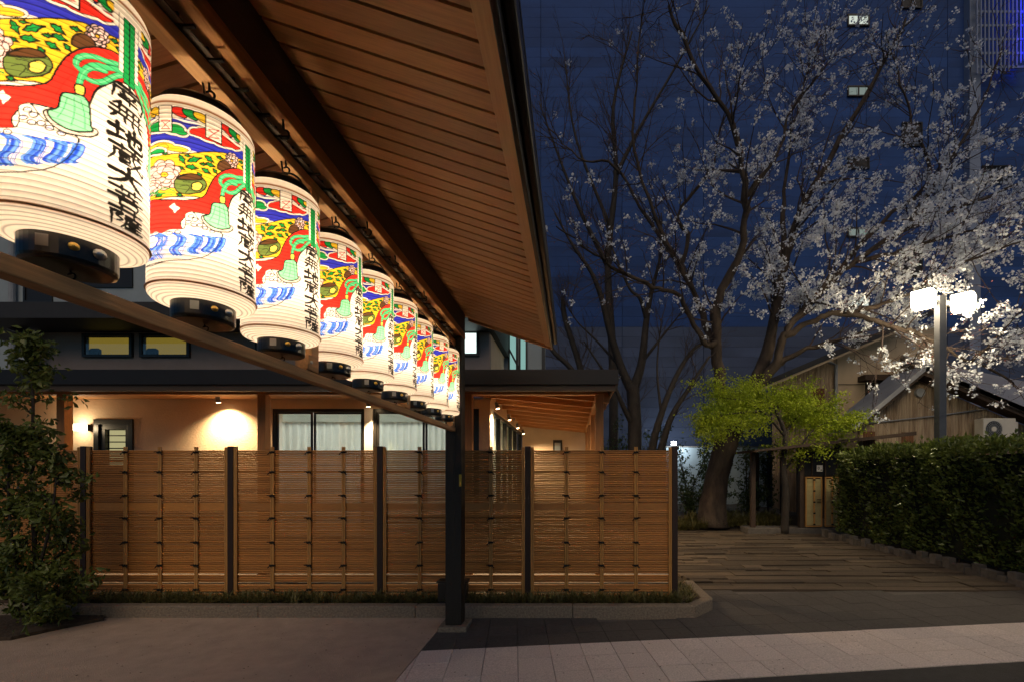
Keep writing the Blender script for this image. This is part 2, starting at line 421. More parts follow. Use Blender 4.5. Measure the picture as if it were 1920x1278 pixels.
# ------------------------------------------------------------------ lantern painting
def paint_lantern(NU, NV):
    S = 2; W, H = NU*S, NV*S; HW = W//2
    img = np.ones((H, HW+1, 3)); img[:] = (.86, .80, .72)
    tx = [35, 65, 180, 297, 400, 470, 540]; tt = [97, 95, 90, 130, 172, 225, 290]; tb = [902, 905, 915, 935, 970, 1005, 1045]
    def cv(p):
        x, y = p; s = max(-1, min(1, (x-297)/245)); a = 45-math.degrees(math.asin(s))
        t = (y-np.interp(x, tx, tt))/(np.interp(x, tx, tb)-np.interp(x, tx, tt))
        return a*HW/180, t*H
    RED, GRN, BLU, YEL = (.72, .03, .02), (.01, .30, .06), (.03, .035, .48), (.78, .50, .03)
    LG, PINK, BRN, OLV, BLK, WHT, GREY = (.22, .66, .36), (.82, .50, .52), (.10, .045, .02), (.13, .20, .05), (.012, .011, .01), (.86, .80, .72), (.60, .54, .48)
    def fill(q, c, im=None):
        im = img if im is None else im
        q = np.array(q); hh, ww = im.shape[:2]
        x0, x1 = int(max(0, q[:, 0].min()-1)), int(min(ww-1, q[:, 0].max()+2)); y0, y1 = int(max(0, q[:, 1].min()-1)), int(min(hh-1, q[:, 1].max()+2))
        if x1 <= x0 or y1 <= y0: return
        xx, yy = np.meshgrid(np.arange(x0, x1)+.5, np.arange(y0, y1)+.5); ins = np.zeros(xx.shape, bool); n = len(q)
        for i in range(n):
            ax, ay = q[i]; bx, by = q[(i+1) % n]
            if ay == by: continue
            ins ^= ((ay > yy) != (by > yy)) & (xx < (bx-ax)*(yy-ay)/(by-ay)+ax)
        im[y0:y1, x0:x1][ins] = c
    def stroke(q, w, c, im=None):
        im = img if im is None else im
        hh, ww = im.shape[:2]
        ws = w if hasattr(w, '__len__') else [w]*len(q)
        for i in range(len(q)-1):
            (ax, ay), (bx, by) = q[i], q[i+1]; m = max(ws[i], ws[i+1])+1
            x0, x1 = int(max(0, min(ax, bx)-m)), int(min(ww, max(ax, bx)+m+1)); y0, y1 = int(max(0, min(ay, by)-m)), int(min(hh, max(ay, by)+m+1))
            if x1 <= x0 or y1 <= y0: continue
            xx, yy = np.meshgrid(np.arange(x0, x1)+.5, np.arange(y0, y1)+.5); dx, dy = bx-ax, by-ay; l2 = dx*dx+dy*dy+1e-9
            t = np.clip(((xx-ax)*dx+(yy-ay)*dy)/l2, 0, 1); d = np.hypot(xx-ax-t*dx, yy-ay-t*dy)
            im[y0:y1, x0:x1][d < ws[i]+(ws[i+1]-ws[i])*t] = c
    def smooth(pts, closed=True, n=6):
        p = np.array(pts, float); N = len(p); out = []
        for i in range(N if closed else N-1):
            g = lambda k: p[k % N] if closed else p[min(max(k, 0), N-1)]
            a, b, c, d = g(i-1), g(i), g(i+1), g(i+2)
            for t in np.linspace(0, 1, n, endpoint=False):
                out.append(.5*((2*b)+(-a+c)*t+(2*a-5*b+4*c-d)*t*t+(-a+3*b-3*c+d)*t**3))
        if not closed: out.append(p[-1])
        return [tuple(o) for o in out]
    def poly(pts, c, ol=1.3, sm=True):
        q = [cv(p) for p in (smooth(pts) if sm else pts)]
        fill(q, c)
        if ol: stroke(q+[q[0]], ol*1.5, BLK)
    def line(pts, w, c, sm=True): stroke([cv(p) for p in (smooth(pts, False) if sm else pts)], w, c)
    def ell(cx, cy, rx, ry, c, ol=1.2, rot=0):
        pts = [(cx+rx*math.cos(t)*math.cos(rot)-ry*math.sin(t)*math.sin(rot), cy+rx*math.cos(t)*math.sin(rot)+ry*math.sin(t)*math.cos(rot)) for t in np.linspace(0, 2*math.pi, 18)[:-1]]
        poly(pts, c, ol, False)
    def cloud(es, c):
        for e, cc in ((13, BLK), (11, WHT), (3, BLK), (0, c)):
            for (x, y, rx, ry) in es: ell(x, y, rx+e, ry+e, cc, 0)
    def rect_t(t0, t1, c): img[int(t0*H):int(t1*H), :] = c
    # sky band, clouds
    rect_t(.09, .26, BLU)
    cloud([(90, 210, 30, 22), (140, 218, 35, 20), (165, 232, 22, 10)], GRN)
    cloud([(250, 225, 40, 20), (300, 240, 60, 22), (360, 262, 60, 16), (215, 222, 18, 12), (405, 272, 30, 10)], RED)
    cloud([(100, 300, 38, 16), (150, 310, 40, 12), (70, 315, 20, 16)], YEL)
    line([(80, 300), (105, 290), (120, 303), (108, 312)], 1, BLK)
    # gold ground
    poly([(35, 345), (120, 338), (200, 325), (270, 312), (340, 308), (400, 322), (455, 340), (540, 400), (540, 470), (400, 470), (270, 530), (35, 560)], YEL, 1.2, False)
    cloud([(85, 322, 20, 9)], GRN)
    def leafs(cx, cy, r, ang, c=GRN):
        ca, sa = math.cos(ang), math.sin(ang)
        pts = [(-1, 0), (-.5, -.35), (-.2, -.3), (0, -.55), (.25, -.25), (1, 0), (.3, .25), (0, .5), (-.3, .28), (-.6, .3)]
        poly([(cx+r*(x*ca-y*sa), cy+r*(x*sa+y*ca)) for x, y in pts], c, 1.2, False)
        line([(cx-r*ca, cy-r*sa), (cx+r*.9*ca, cy+r*.9*sa)], .8, BLK, False)
    for a in ((168, 355, 24, 1.1), (215, 352, 30, -.3), (275, 345, 24, .6), (205, 388, 26, .2), (280, 372, 22, .3), (262, 402, 22, .5), (322, 335, 18, .2), (428, 345, 16, .4), (345, 365, 14, 1.2), (165, 395, 16, .4), (235, 425, 18, 1.0), (300, 400, 16, .9), (190, 335, 14, .2), (250, 372, 16, .1), (60, 400, 18, .7), (160, 520, 16, .3), (90, 520, 16, -.4), (395, 360, 12, .5), (110, 335, 14, .3), (440, 372, 14, .8)): leafs(*a)
    def peony(cx, cy, r, c=PINK):
        rr = random.Random(int(cx))
        for ring, k in ((1.0, 9), (.72, 8), (.42, 6)):
            for i in range(k):
                a = 2*math.pi*i/k+ring*3; x, y = cx+r*ring*.72*math.cos(a), cy+r*ring*.85*math.sin(a)
                cc = Vector(c).lerp(Vector((.9, .82, .78)), rr.uniform(0, .55)); ell(x, y, r*.3, r*.3, tuple(cc), 1.0)
        ell(cx, cy, r*.2, r*.2, YEL, 1.1); ell(cx, cy, r*.07, r*.07, (.5, .25, .02), 0)
    peony(105, 430, 62); peony(378, 340, 34); peony(55, 480, 40)
    poly([(310, 385), (318, 355), (345, 345), (368, 360), (372, 385), (340, 395)], BRN)
    poly([(138, 470), (150, 440), (180, 420), (220, 420), (250, 440), (262, 470), (240, 500), (190, 512), (150, 505)], OLV)
    poly([(150, 445), (185, 420), (225, 422), (245, 440), (215, 448), (180, 446)], BRN)
    poly([(205, 465), (228, 455), (246, 470), (232, 495), (205, 490)], (.85, .70, .12))
    for q in ([(160, 480), (185, 470), (200, 490)], [(170, 455), (200, 460), (205, 480)], [(180, 505), (195, 485)]): line(q, 1.1, BLK)
    for q in ([(70, 520), (100, 490), (140, 505)], [(60, 500), (90, 515), (130, 520)]): line(q, 2.2, GRN)
    # red swag with white reserve for the inscription
    poly([(35, 700), (35, 548), (110, 545), (190, 540), (250, 522), (275, 470), (300, 425), (340, 392), (395, 374), (440, 388), (470, 410), (540, 500), (540, 600), (470, 500), (440, 480), (405, 492), (375, 520), (358, 570), (340, 602), (290, 606), (245, 600), (205, 596), (175, 620), (160, 650), (165, 685), (110, 690)], RED, 1.4)
    poly([(352, 600), (362, 565), (378, 522), (408, 494), (440, 482), (480, 486), (545, 540), (545, 900), (352, 900)], WHT, 0, False)
    line([(352, 600), (362, 565), (378, 522), (408, 494), (440, 482), (480, 486)], 1.2, BLK)
    for q in ([(60, 600), (130, 592), (200, 575)], [(270, 560), (300, 500), (345, 450)]): line(q, .6, (.45, .015, .01))
    poly([(120, 575), (138, 558), (145, 568), (160, 580), (150, 592), (140, 605), (132, 590)], WHT, .8)
    # waves
    poly([(35, 700), (60, 690), (80, 700), (120, 680), (170, 672), (180, 640), (178, 606), (200, 592), (212, 600), (240, 640), (290, 668), (330, 690), (322, 722), (295, 765), (250, 800), (190, 814), (110, 822), (35, 826)], WHT, 1.0)
    WB = [(.015, .07, .62), (.05, .17, .75), (.16, .36, .85)]
    for i, x0 in enumerate((60, 125, 190, 245, 290)):
        for j in range(6):
            o = j*6.0; h = 1-.12*i
            line([(x0+o, 690+4*i+j), (x0+26+o, 712), (x0+18+o, 745*h+745*(1-h)), (x0-4+o, 770), (x0+10+o, 805-9*i)], (3.4 if j % 2 == 0 else 1.4), WB[(i+j) % 3])
    for i, x0 in enumerate((95, 160, 222, 272)):
        for j in range(3): line([(x0+j*5, 700+4*i), (x0+20+j*5, 722), (x0+10+j*5, 750), (x0-2+j*5, 778), (x0+6+j*5, 802-9*i)], 1.0, WB[(i+j) % 3])
    for i in range(5): line([(40, 705+i*7), (70+i*4, 694+i*6), (98, 712+i*8), (90, 745+i*9), (60, 790+i*6)], 1.3, WB[i % 3])
    for x, y in ((200, 615), (215, 630), (190, 640), (235, 655), (255, 668), (75, 690), (150, 690), (120, 695), (210, 655), (285, 680)):
        ell(x, y, 11, 8, WHT, .9); line([(x-6, y+2), (x, y-4), (x+6, y+2)], .9, WB[1])
    line([(35, 826), (110, 822), (190, 814), (250, 800), (295, 765), (322, 722), (330, 690)], 1.2, BLK)
    # tassel and cord
    poly([(240, 618), (262, 610), (300, 652), (370, 650), (380, 668), (350, 682), (290, 674), (255, 650)], GREY)
    for (c, w) in ((BLK, 7.4), (GRN if False else (.06, .50, .20), 6.0)):
        line([(468, 452), (430, 462), (385, 492), (350, 488), (345, 462), (375, 438), (420, 438), (468, 446)], w, c)
        line([(466, 430), (420, 418), (365, 412), (330, 425), (322, 450), (340, 470)], w, c)
        line([(400, 448), (360, 452), (338, 480), (330, 520), (330, 550)], w, c)
        line([(470, 455), (490, 490), (520, 540), (545, 600)], w, c)
    for q in ([(466, 430), (420, 418), (365, 412), (330, 425), (322, 450)], [(468, 452), (430, 462), (385, 492), (350, 488)], [(400, 448), (360, 452), (338, 480), (330, 520)]): line(q, .9, LG)
    poly([(320, 515), (345, 518), (342, 548), (322, 545)], (.85, .62, .10))
    poly([(285, 552), (310, 545), (345, 552), (358, 580), (362, 640), (366, 660), (330, 668), (295, 660), (262, 640), (250, 612), (275, 598)], LG, 1.5)
    for q in ([(300, 560), (290, 600), (275, 630)], [(318, 560), (318, 610), (310, 650)], [(335, 562), (345, 610), (346, 655)]): line(q, .9, (.03, .35, .12))
    # garland at the top and hanging tags
    img[int(.02*H):int(.075*H), :] = WHT
    for gx in (66, 138, 205, 336, 396, 150):
        pass
    for x0, x1 in ((136, 258), (332, 448), (40, 86)):
        n = 3; cs = (RED, GRN, YEL) if x0 > 60 else (GRN, YEL, YEL)
        for i in range(n):
            u0 = x0+(x1-x0)*i/n; u1 = x0+(x1-x0)*(i+1)/n; ty = lambda x: np.interp(x, tx, tt)
            poly([(u0-2, ty(u0)+28), (u1-4, ty(u1)+26), (u1+10, ty(u1)+52), (u1+4, ty(u1)+70), (u0+10, ty(u0)+62), (u0-6, ty(u0)+44)], cs[i])
        ty = lambda x: np.interp(x, tx, tt)
        line([(x0, ty(x0)+74), ((x0+x1)/2, ty((x0+x1)/2)+84), (x1, ty(x1)+74)], 4, WHT); line([(x0, ty(x0)+84), ((x0+x1)/2, ty((x0+x1)/2)+94), (x1, ty(x1)+84)], 1, BLK)
    for x0, x1 in ((88, 132), (260, 330)):
        ty = lambda x: np.interp(x, tx, tt); b = 140 if x0 < 200 else 128
        poly([(x0, ty(x0)+22), (x1, ty(x1)+22), (x1, ty(x1)+b), (x0, ty(x0)+b)], WHT, 1.2, False)
        c = (x0+x1)/2; w = (x1-x0)*.33; yb = ty(c)+b-12; yt = yb-38
        line([(c-w, yt), (c+w, yt), (c-w, yb), (c+w, yb), (c-w, yt)], 1.3, (.6, .03, .02), False)
    # centre stripe above the inscription
    a0 = 180/HW
    def cols(a, b, t0, t1, c): img[int(t0*H):int(t1*H), int(max(0, a)/a0):int(b/a0)] = c
    cols(0, 14, .02, .12, WHT); cols(0, 10, .045, .30, WHT); cols(0, 6, .055, .34, BLK); cols(0, 5.4, .06, .335, (.01, .30, .07)); cols(0, .8, .06, .33, BLK)
    cols(9.6, 10.1, .05, .30, BLK)
    # unfold: fold the far side back, then mirror
    th = (np.arange(W)+.5)/W*360-180
    a = np.abs(th); a = np.where(a > 116, 232-a, a)
    ci = np.clip((a*HW/180).astype(int), 0, HW)
    full = img[:, ci, :].copy()
    # inscription, brushed
    K = {
     'nan': [[(22,18),(78,15)],[(50,0),(50,32)],[(14,38),(12,66),(8,97)],[(14,38),(86,36),(87,92),(76,88)],[(33,44),(41,55)],[(66,43),(58,55)],[(28,61),(73,59)],[(24,76),(77,74)],[(50,60),(50,96)]],
     'mu': [[(28,0),(10,26)],[(22,14),(88,11)],[(25,15),(25,60)],[(43,14),(43,60)],[(61,13),(61,60)],[(79,13),(79,60)],[(6,38),(95,36)],[(4,62),(97,60)],[(16,72),(5,95)],[(37,74),(41,92)],[(58,74),(65,92)],[(78,72),(96,96)]],
     'ji': [[(4,34),(38,31)],[(21,8),(21,76)],[(2,82),(42,67)],[(44,45),(88,30),(85,62),(75,55)],[(65,4),(65,74)],[(51,22),(50,78),(60,91),(90,90),(95,70)]],
     'zo': [[(4,13),(96,10)],[(32,2),(32,24)],[(67,2),(67,24)],[(14,33),(92,30)],[(14,33),(14,62),(2,98)],[(60,23),(67,64),(92,95),(97,78)],[(87,48),(54,97)],[(78,20),(89,28)],[(27,44),(27,86)],[(27,44),(54,43)],[(27,86),(56,84)],[(52,55),(52,72)],[(28,56),(52,55)],[(28,71),(52,70)],[(40,44),(40,56)],[(40,71),(40,85)]],
     'dai': [[(5,37),(95,32)],[(50,2),(48,40),(32,72),(3,97)],[(52,40),(68,72),(97,95)]],
     'bo': [[(5,13),(95,10)],[(32,1),(32,24)],[(67,1),(67,24)],[(50,26),(51,34)],[(20,37),(80,35)],[(34,40),(39,51)],[(66,40),(61,51)],[(3,57),(97,54)],[(27,66),(29,98)],[(27,67),(76,65),(72,98)],[(29,93),(72,92)]],
     'satsu': [[(5,13),(95,10)],[(32,1),(32,24)],[(67,1),(67,24)],[(8,34),(34,32),(20,50),(34,62),(21,75)],[(10,34),(9,99)],[(66,26),(66,35)],[(43,38),(93,36)],[(56,41),(60,49)],[(81,41),(75,49)],[(42,54),(96,52)],[(44,54),(42,78),(31,99)],[(57,58),(47,75)],[(53,67),(92,65)],[(53,81),(90,79)],[(43,96),(98,94)],[(70,58),(70,95)]]}
    cw, ch = 37/360*W, .0886*H; xc = W/2+.5*S
    for i, k in enumerate(('nan', 'mu', 'ji', 'zo', 'dai', 'bo', 'satsu')):
        y0 = (.342+.0905*i)*H
        for s in K[k]:
            p = [(xc+(x/100-.5)*cw, y0+y/100*ch*1.0) for x, y in s]
            q = smooth(p, False, 8); m = len(q); heavy = len(K[k]) < 8
            w = [(6.9 if heavy else 4.7)*(1.0-.55*(j/(m-1))**1.5+.25*math.sin(3*j)*.3)*S/2 for j in range(m)]
            stroke(q, w, (.010, .009, .008), full)
    return full.reshape(NV, S, NU, S, 3).mean(axis=(1, 3))

def lantern_mesh():
    NU, NV = 560, 320; LR, Z0, Z1 = .146, 2.252, 2.815
    img = paint_lantern(NU, NV)
    PITCH = .0138
    rows = []; cols_ = []
    def rib(s):
        u = (s/PITCH) % 1.0; return -.0016*(1-abs(math.sin(math.pi*u)))
    ribdark = lambda s: .42 if min((s/PITCH) % 1.0, 1-(s/PITCH) % 1.0) < .075 else 1.0
    # bottom dome (from cap upward), side, top dome : list of (r, z, row of colour or None, s)
    prof = []
    for i in range(22):
        a = i/22; r = .084+(LR-.084)*(math.sin(a*math.pi/2)**.8); z = 2.222+(Z0-2.222)*(1-math.cos(a*math.pi/2)**.7); prof.append((r, z, None, a*.075))
    for j in range(NV):
        z = Z0+(Z1-Z0)*(j+.5)/NV; prof.append((LR, z, NV-1-j, z-Z0))
    for i in range(1, 17):
        a = 1-i/16; r = .105+(LR-.105)*math.sin(a*math.pi/2); z = 2.858-(2.858-Z1)*(1-math.cos(a*math.pi/2)); prof.append((r, z, None, (1-a)*.06))
    ang = (np.arange(NU)+.5)/NU*2*math.pi-math.pi; ca, sa = np.cos(ang), np.sin(ang)
    V = np.zeros((len(prof), NU, 3)); C = np.ones((len(prof), NU, 4)); white = np.array((.86, .79, .70))
    hoop = np.array((.30, .12, .05))
    for k, (r, z, row, s) in enumerate(prof):
        rr = r+rib(s); V[k, :, 0] = rr*ca; V[k, :, 1] = rr*sa; V[k, :, 2] = z
        base = white[None, :].repeat(NU, 0) if row is None else img[row]
        C[k, :, :3] = base*ribdark(s)
        if row is not None and (row < 3 or row > NV-4): C[k, :, :3] = hoop
    n = len(prof); i, j = np.meshgrid(np.arange(NU), np.arange(n-1)); i2 = (i+1) % NU
    Fq = np.stack([j*NU+i, j*NU+i2, (j+1)*NU+i2, (j+1)*NU+i], -1).reshape(-1, 4)
    me = np_mesh('lantern_paper', V.reshape(-1, 3), [Fq])
    at = me.color_attributes.new('paint', 'FLOAT_COLOR', 'POINT'); at.data.foreach_set('color', C.reshape(-1).astype(np.float32))
    me.polygons.foreach_set('use_smooth', np.ones(len(Fq), bool))
    m = bpy.data.materials.new('painted_paper'); m.use_nodes = True; nn = m.node_tree; bs = nn.nodes['Principled BSDF']
    ca_ = nn.nodes.new('ShaderNodeVertexColor'); ca_.layer_name = 'paint'
    tcn = nn.nodes.new('ShaderNodeTexCoord'); nz = nn.nodes.new('ShaderNodeTexNoise'); nz.inputs['Scale'].default_value = 60; nz.inputs['Detail'].default_value = 5
    nn.links.new(tcn.outputs['Object'], nz.inputs[0])
    mr = nn.nodes.new('ShaderNodeMapRange'); mr.inputs[3].default_value = .88; mr.inputs[4].default_value = 1.1
    nn.links.new(nz.outputs[0], mr.inputs[0])
    mx0 = nn.nodes.new('ShaderNodeVectorMath'); mx0.operation = 'SCALE'; nn.links.new(ca_.outputs[0], mx0.inputs[0]); nn.links.new(mr.outputs[0], mx0.inputs['Scale'])
    nn.links.new(mx0.outputs[0], bs.inputs['Base Color']); bs.inputs['Roughness'].default_value = .45
    tr = nn.nodes.new('ShaderNodeBsdfTranslucent'); nn.links.new(mx0.outputs[0], tr.inputs[0])
    mx = nn.nodes.new('ShaderNodeMixShader'); mx.inputs[0].default_value = .6
    nn.links.new(bs.outputs[0], mx.inputs[1]); nn.links.new(tr.outputs[0], mx.inputs[2]); nn.links.new(mx.outputs[0], nn.nodes['Material Output'].inputs[0])
    me.materials.append(m)
    return me
LM = lantern_mesh()
ORD = ['nearest', 'second', 'third', 'fourth', 'fifth', 'sixth', 'seventh', 'eighth', 'farthest']
def lantern_parts():
    d = {}
    c = (0, 0, 0)
    d['bottom_cap'] = MB().lathe([(.0, 2.163), (.078, 2.163), (.086, 2.167), (.088, 2.174), (.088, 2.224), (.08, 2.229), (.075, 2.2), (.0, 2.195)], c, 40).mesh('bottom_cap', M_black, smooth=False)
    d['top_cap'] = MB().lathe([(.078, 2.852), (.108, 2.852), (.112, 2.858), (.112, 2.882), (.105, 2.892), (.082, 2.9), (.078, 2.895)], c, 40, True).mesh('top_cap', M_black)
    d['hoop'] = MB().lathe([(.1475+.003*math.cos(t), 2.253+.003*math.sin(t)) for t in np.linspace(0, 2*math.pi, 7)[:-1]], c, 48, True).mesh('hoop', M_soffit_trim, smooth=True)
    mb = MB(); mb.tube([(.085*math.cos(t), .02, 2.885+.075*math.sin(t)) for t in np.linspace(0, math.pi, 13)], .0042, 6); d['handle'] = mb.mesh('handle', M_hook, smooth=True)
    mb = MB(); pts = [(0.02, 0, 2.998), (.022, 0, 2.97)]+[(.022+.016*math.cos(t), 0, 2.955+.016*math.sin(t)) for t in np.linspace(2.2, -2.6, 10)]
    mb.tube(pts, .004, 6); mb.tube([(.0, .0, 2.998), (.0, .01, 2.958)], .0035, 6); d['hook'] = mb.mesh('hook', M_hook, smooth=True)
    mb = MB(); mb.tube([(0, 0, 2.165), (.004, 0, 2.156)]+[(.004+.010*math.cos(t), 0, 2.15+.0085*math.sin(t)) for t in np.linspace(2.6, -2.0, 9)], .0022, 6); d['lower_hook'] = mb.mesh('lower_hook', M_hook, smooth=True)
    def stud(a, r, m, out):
        mb = MB(); ca, sa = math.cos(a), math.sin(a)
        prof = [(r, 0), (r*.9, out*.5), (r*.55, out*.9), (0.001, out)]
        n = 12; b = 0
        for (q, o) in prof:
            for k in range(n):
                t = 2*math.pi*k/n; u, w = q*math.cos(t), q*math.sin(t); rad = .0868+o
                mb.v.append((rad*ca-u*sa, rad*sa+u*ca, 2.199+w))
        for i in range(len(prof)-1):
            for k in range(n): mb.f.append((i*n+k, i*n+(k+1) % n, (i+1)*n+(k+1) % n, (i+1)*n+k))
        return mb.mesh('stud', m, smooth=True)
    d['stud'] = stud(R(-38), .0105, M_gold, .007)
    d['latch'] = stud(R(-8), .014, M_steel, .012)
    ca, sa = math.cos(R(-72)), math.sin(R(-72))
    d['label_plate'] = MB().quad(*[(.0892*ca-u*sa, .0892*sa+u*ca, z) for u, z in ((-.012, 2.186), (.012, 2.186), (.012, 2.214), (-.012, 2.214))]).mesh('label_plate', M_metal)
    return d
LP = lantern_parts()
for k in range(-1, 9):
    yy = 1.14+.415*k
    if k < 0: lab = 'painted paper lantern before the nearest one, outside the picture at the left'
    elif k == 0: lab = 'nearest and largest glowing painted lantern, cut by the left picture edge'
    elif k == 8: lab = 'smallest, farthest glowing painted lantern, in front of the dark post'
    else: lab = ORD[k]+' glowing painted paper lantern in the hanging row, counted from the left'
    t = T('paper_lantern', lab, 'lantern', (RX, yy, 2.15), 'painted lanterns hanging in a row')
    rz = rng.uniform(-.11, .11)
    def put(name, me, par):
        o = bpy.data.objects.new(name, me); link(o, par); o.location = (0, 0, -2.15) if par is t else (0, 0, 0); return o
    t.rotation_euler = (R(rng.uniform(-.9, .9)), R(rng.uniform(-.9, .9)), rz)
    paper = put('paper_body', LM, t)
    put('hoop', LP['hoop'], t)
    bc = put('bottom_cap', LP['bottom_cap'], t); put('stud', LP['stud'], bc); put('latch', LP['latch'], bc); put('label_plate', LP['label_plate'], bc)
    put('top_cap', LP['top_cap'], t); put('handle', LP['handle'], t); put('hook', LP['hook'], t); put('lower_hook', LP['lower_hook'], t)
    for zz, sh in ((2.44, .62), (2.66, .38)):
        ld = bpy.data.lights.new('bulb', 'POINT'); ld.energy = LANTERN_W*sh*(.9+.2*((k*37) % 10)/10); ld.color = (1, .80, .54); ld.shadow_soft_size = .035
        lo = bpy.data.objects.new('bulb', ld); col.objects.link(lo); lo.parent = t; lo.location = (0, 0, zz-2.15)

# ================================================================== FENCE
FY = 5.6
fz0, ftop = .13, PZ(843, FY)
fence = T('bamboo_fence', 'brown horizontal slat fence with paired uprights and black cord ties', 'fence', (PX(437, FY), FY, .1))
post_px = [-118, 163, 437, 715, 990, 1264]
SP = 3.4*FY/F
for i, px in enumerate(post_px):
    x = PX(px, FY)
    pz = PZ(836, FY)
    B(x-.034, x+.034, FY-.05, FY+.04, .1, pz).build('fence_post', M_fpost, fence, bevel=.004)
    for s in ((-1, 1) if 0 < i < 5 else ((-1,) if i == 5 else (1,))):
        for q in (0, 1):
            MB().tube([(x+s*(.046+q*.021), FY-.036, .11), (x+s*(.046+q*.021), FY-.036, pz-.012)], .0105, 8).build('edge_pole', M_batten, fence, smooth=False)
def slat_bar(x0, x1, y, z):
    h = SP*.44; return MB().prism([(y-.0095, z), (y-.007, z-h*.55), (y-.0005, z-h), (y+.016, z-h), (y+.016, z+h), (y-.0005, z+h), (y-.007, z+h*.55)], 'x', x0, x1)
for b in range(5):
    xa, xb = PX(post_px[b], FY)+.05, PX(post_px[b+1], FY)-.05
    pan = B(xa, xb, FY-.004, FY+.017, PZ(955.1, FY), PZ(941.8, FY)).build('fence_panel', M_slat, fence)
    # slats: solid run, band, then three open gaps near the ground
    zs = []; py = 844.7
    while py < 1073:
        if not (942.5 < py < 956): zs.append(PZ(py, FY))
        py += 3.4
    zs += [PZ(1078.4+3.4*k, FY) for k in range(4)]+[PZ(1096.4+3.4*k, FY) for k in range(4)]
    L = xb-xa
    if b > 0:
        me = slat_bar(-L/2, L/2, 0, 0).mesh('slat', M_slat)
        for z in zs: piece('slat', me, pan, ((xa+xb)/2, FY+rng.uniform(-.0008, .0008), z+rng.uniform(-.0006, .0006)))
    else:
        mb = MB()
        for z in zs:
            q = slat_bar(xa, xb, FY, z); o = len(mb.v); mb.v += q.v; mb.f += [tuple(i+o for i in f) for f in q.f]
        tag(mb.build('slats', M_slat, fence), kind='stuff')
    # rear rails that carry the slats
    for z in (PZ(884, FY), PZ(970, FY), PZ(1058, FY)):
        B(xa, xb, FY+.0175, FY+.035, z-.012, z+.012).build('rear_rail', M_fpost, fence)
    B(xa, xb, FY-.008, FY+.008, .10, PZ(1112, FY)).build('bottom_board', M_slat, fence)
    for k in range(3):
        bx = PX({1: (239, 303, 371), 2: (513, 582, 646), 3: (788, 852, 921), 4: (1062, 1128, 1192), 0: (-40, 34, 102)}[b][k], FY)
        bat = MB(); 
        bt = MB().tube([(bx-.012, FY-.024, .11), (bx-.012, FY-.024, PZ(837, FY))], .0115, 8).build('batten', M_batten, fence)
        MB().tube([(bx+.012, FY-.024, .11), (bx+.012, FY-.024, PZ(837, FY))], .0115, 8).build('batten', M_batten, fence)
        for py in (847, 884, 928, 970, 1015, 1058, 1103):
            z = PZ(py, FY); mb = MB()
            mb.box(bx-.03, bx+.03, FY-.0395, FY-.030, z-.011, z+.011)
            s = rng.choice((-1, 1))
            mb.tube([(bx-.006*s, FY-.041, z), (bx-.022*s, FY-.048, z-.008), (bx-.045*s, FY-.046, z-.03)], .006, 5)
            mb.tube([(bx, FY-.041, z), (bx+.026*s, FY-.05, z+.007), (bx+.052*s, FY-.047, z+.004)], .006, 5)
            mb.tube([(bx-.014, FY-.043, z-.008), (bx+.014, FY-.043, z+.008)], .011, 6)
            mb.build('cord_tie', M_cord, bt)

# leaves helpers -----------------------------------------------------
def rot_frames(n, tilt=None):
    """random orthonormal frames (n,3,3)"""
    a = nrg.normal(size=(n, 3)); a /= np.linalg.norm(a, axis=1)[:, None]
    b = nrg.normal(size=(n, 3)); b -= (a*b).sum(1)[:, None]*a; b /= np.linalg.norm(b, axis=1)[:, None]
    return a, b, np.cross(a, b)
def leaf_mesh(name, pts, size, m, drop=0, long=2.0, fold=.25, axis=None):
    """folded leaves: 6 verts, 4 triangles"""
    n = len(pts); a, b, c = rot_frames(n)
    if axis is not None:
        a = a*.55+axis; a /= np.linalg.norm(a, axis=1)[:, None]
        b -= (a*b).sum(1)[:, None]*a; b /= np.linalg.norm(b, axis=1)[:, None]; c = np.cross(a, b)
    s = (size*nrg.uniform(.65, 1.25, n))[:, None]; p = np.asarray(pts)
    w = s/long
    v = np.stack([p, p+a*s*.45+b*w*.5+c*w*fold, p+a*s-c*s*.12, p+a*s*.45-b*w*.5+c*w*fold, p+a*s*.5], 1)
    if drop: v[:, 1:4, 2] -= (s*drop)
    i = np.arange(n)[:, None]*5
    f = np.concatenate([i+np.array([[0, 1, 4]]), i+np.array([[1, 2, 4]]), i+np.array([[2, 3, 4]]), i+np.array([[3, 0, 4]])])
    me = np_mesh(name, v.reshape(-1, 3), [f]); me.materials.append(m); return me
def blade_mesh(name, roots, length, width, m, spread=.8, seg=3):
    n = len(roots); th = nrg.uniform(0, 2*np.pi, n); d = np.stack([np.cos(th), np.sin(th), np.zeros(n)], 1); sd = np.stack([-np.sin(th), np.cos(th), np.zeros(n)], 1)
    L = length*nrg.uniform(.5, 1.2, n); sp = spread*nrg.uniform(.3, 1.2, n); V = []
    for k in range(seg+1):
        t = k/seg; cpt = roots+d*(L*sp*t**1.3)[:, None]+np.array([0, 0, 1])*(L*(t-.55*sp*t*t))[:, None]
        w = width*(1-t**2)*.5+.0006
        V += [cpt-sd*w, cpt+sd*w]
    V = np.stack(V, 1); i = np.arange(n)[:, None]*(2*(seg+1))
    f = np.concatenate([i+np.array([[2*k, 2*k+1, 2*k+3, 2*k+2]]) for k in range(seg)])
    me = np_mesh(name, V.reshape(-1, 3), [f]); me.materials.append(m); return me
def part_mesh(name, me, parent, kind=None):
    o = bpy.data.objects.new(name, me); link(o, parent); o.location = -OFF[parent.name]
    if kind: o['kind'] = kind
    return o

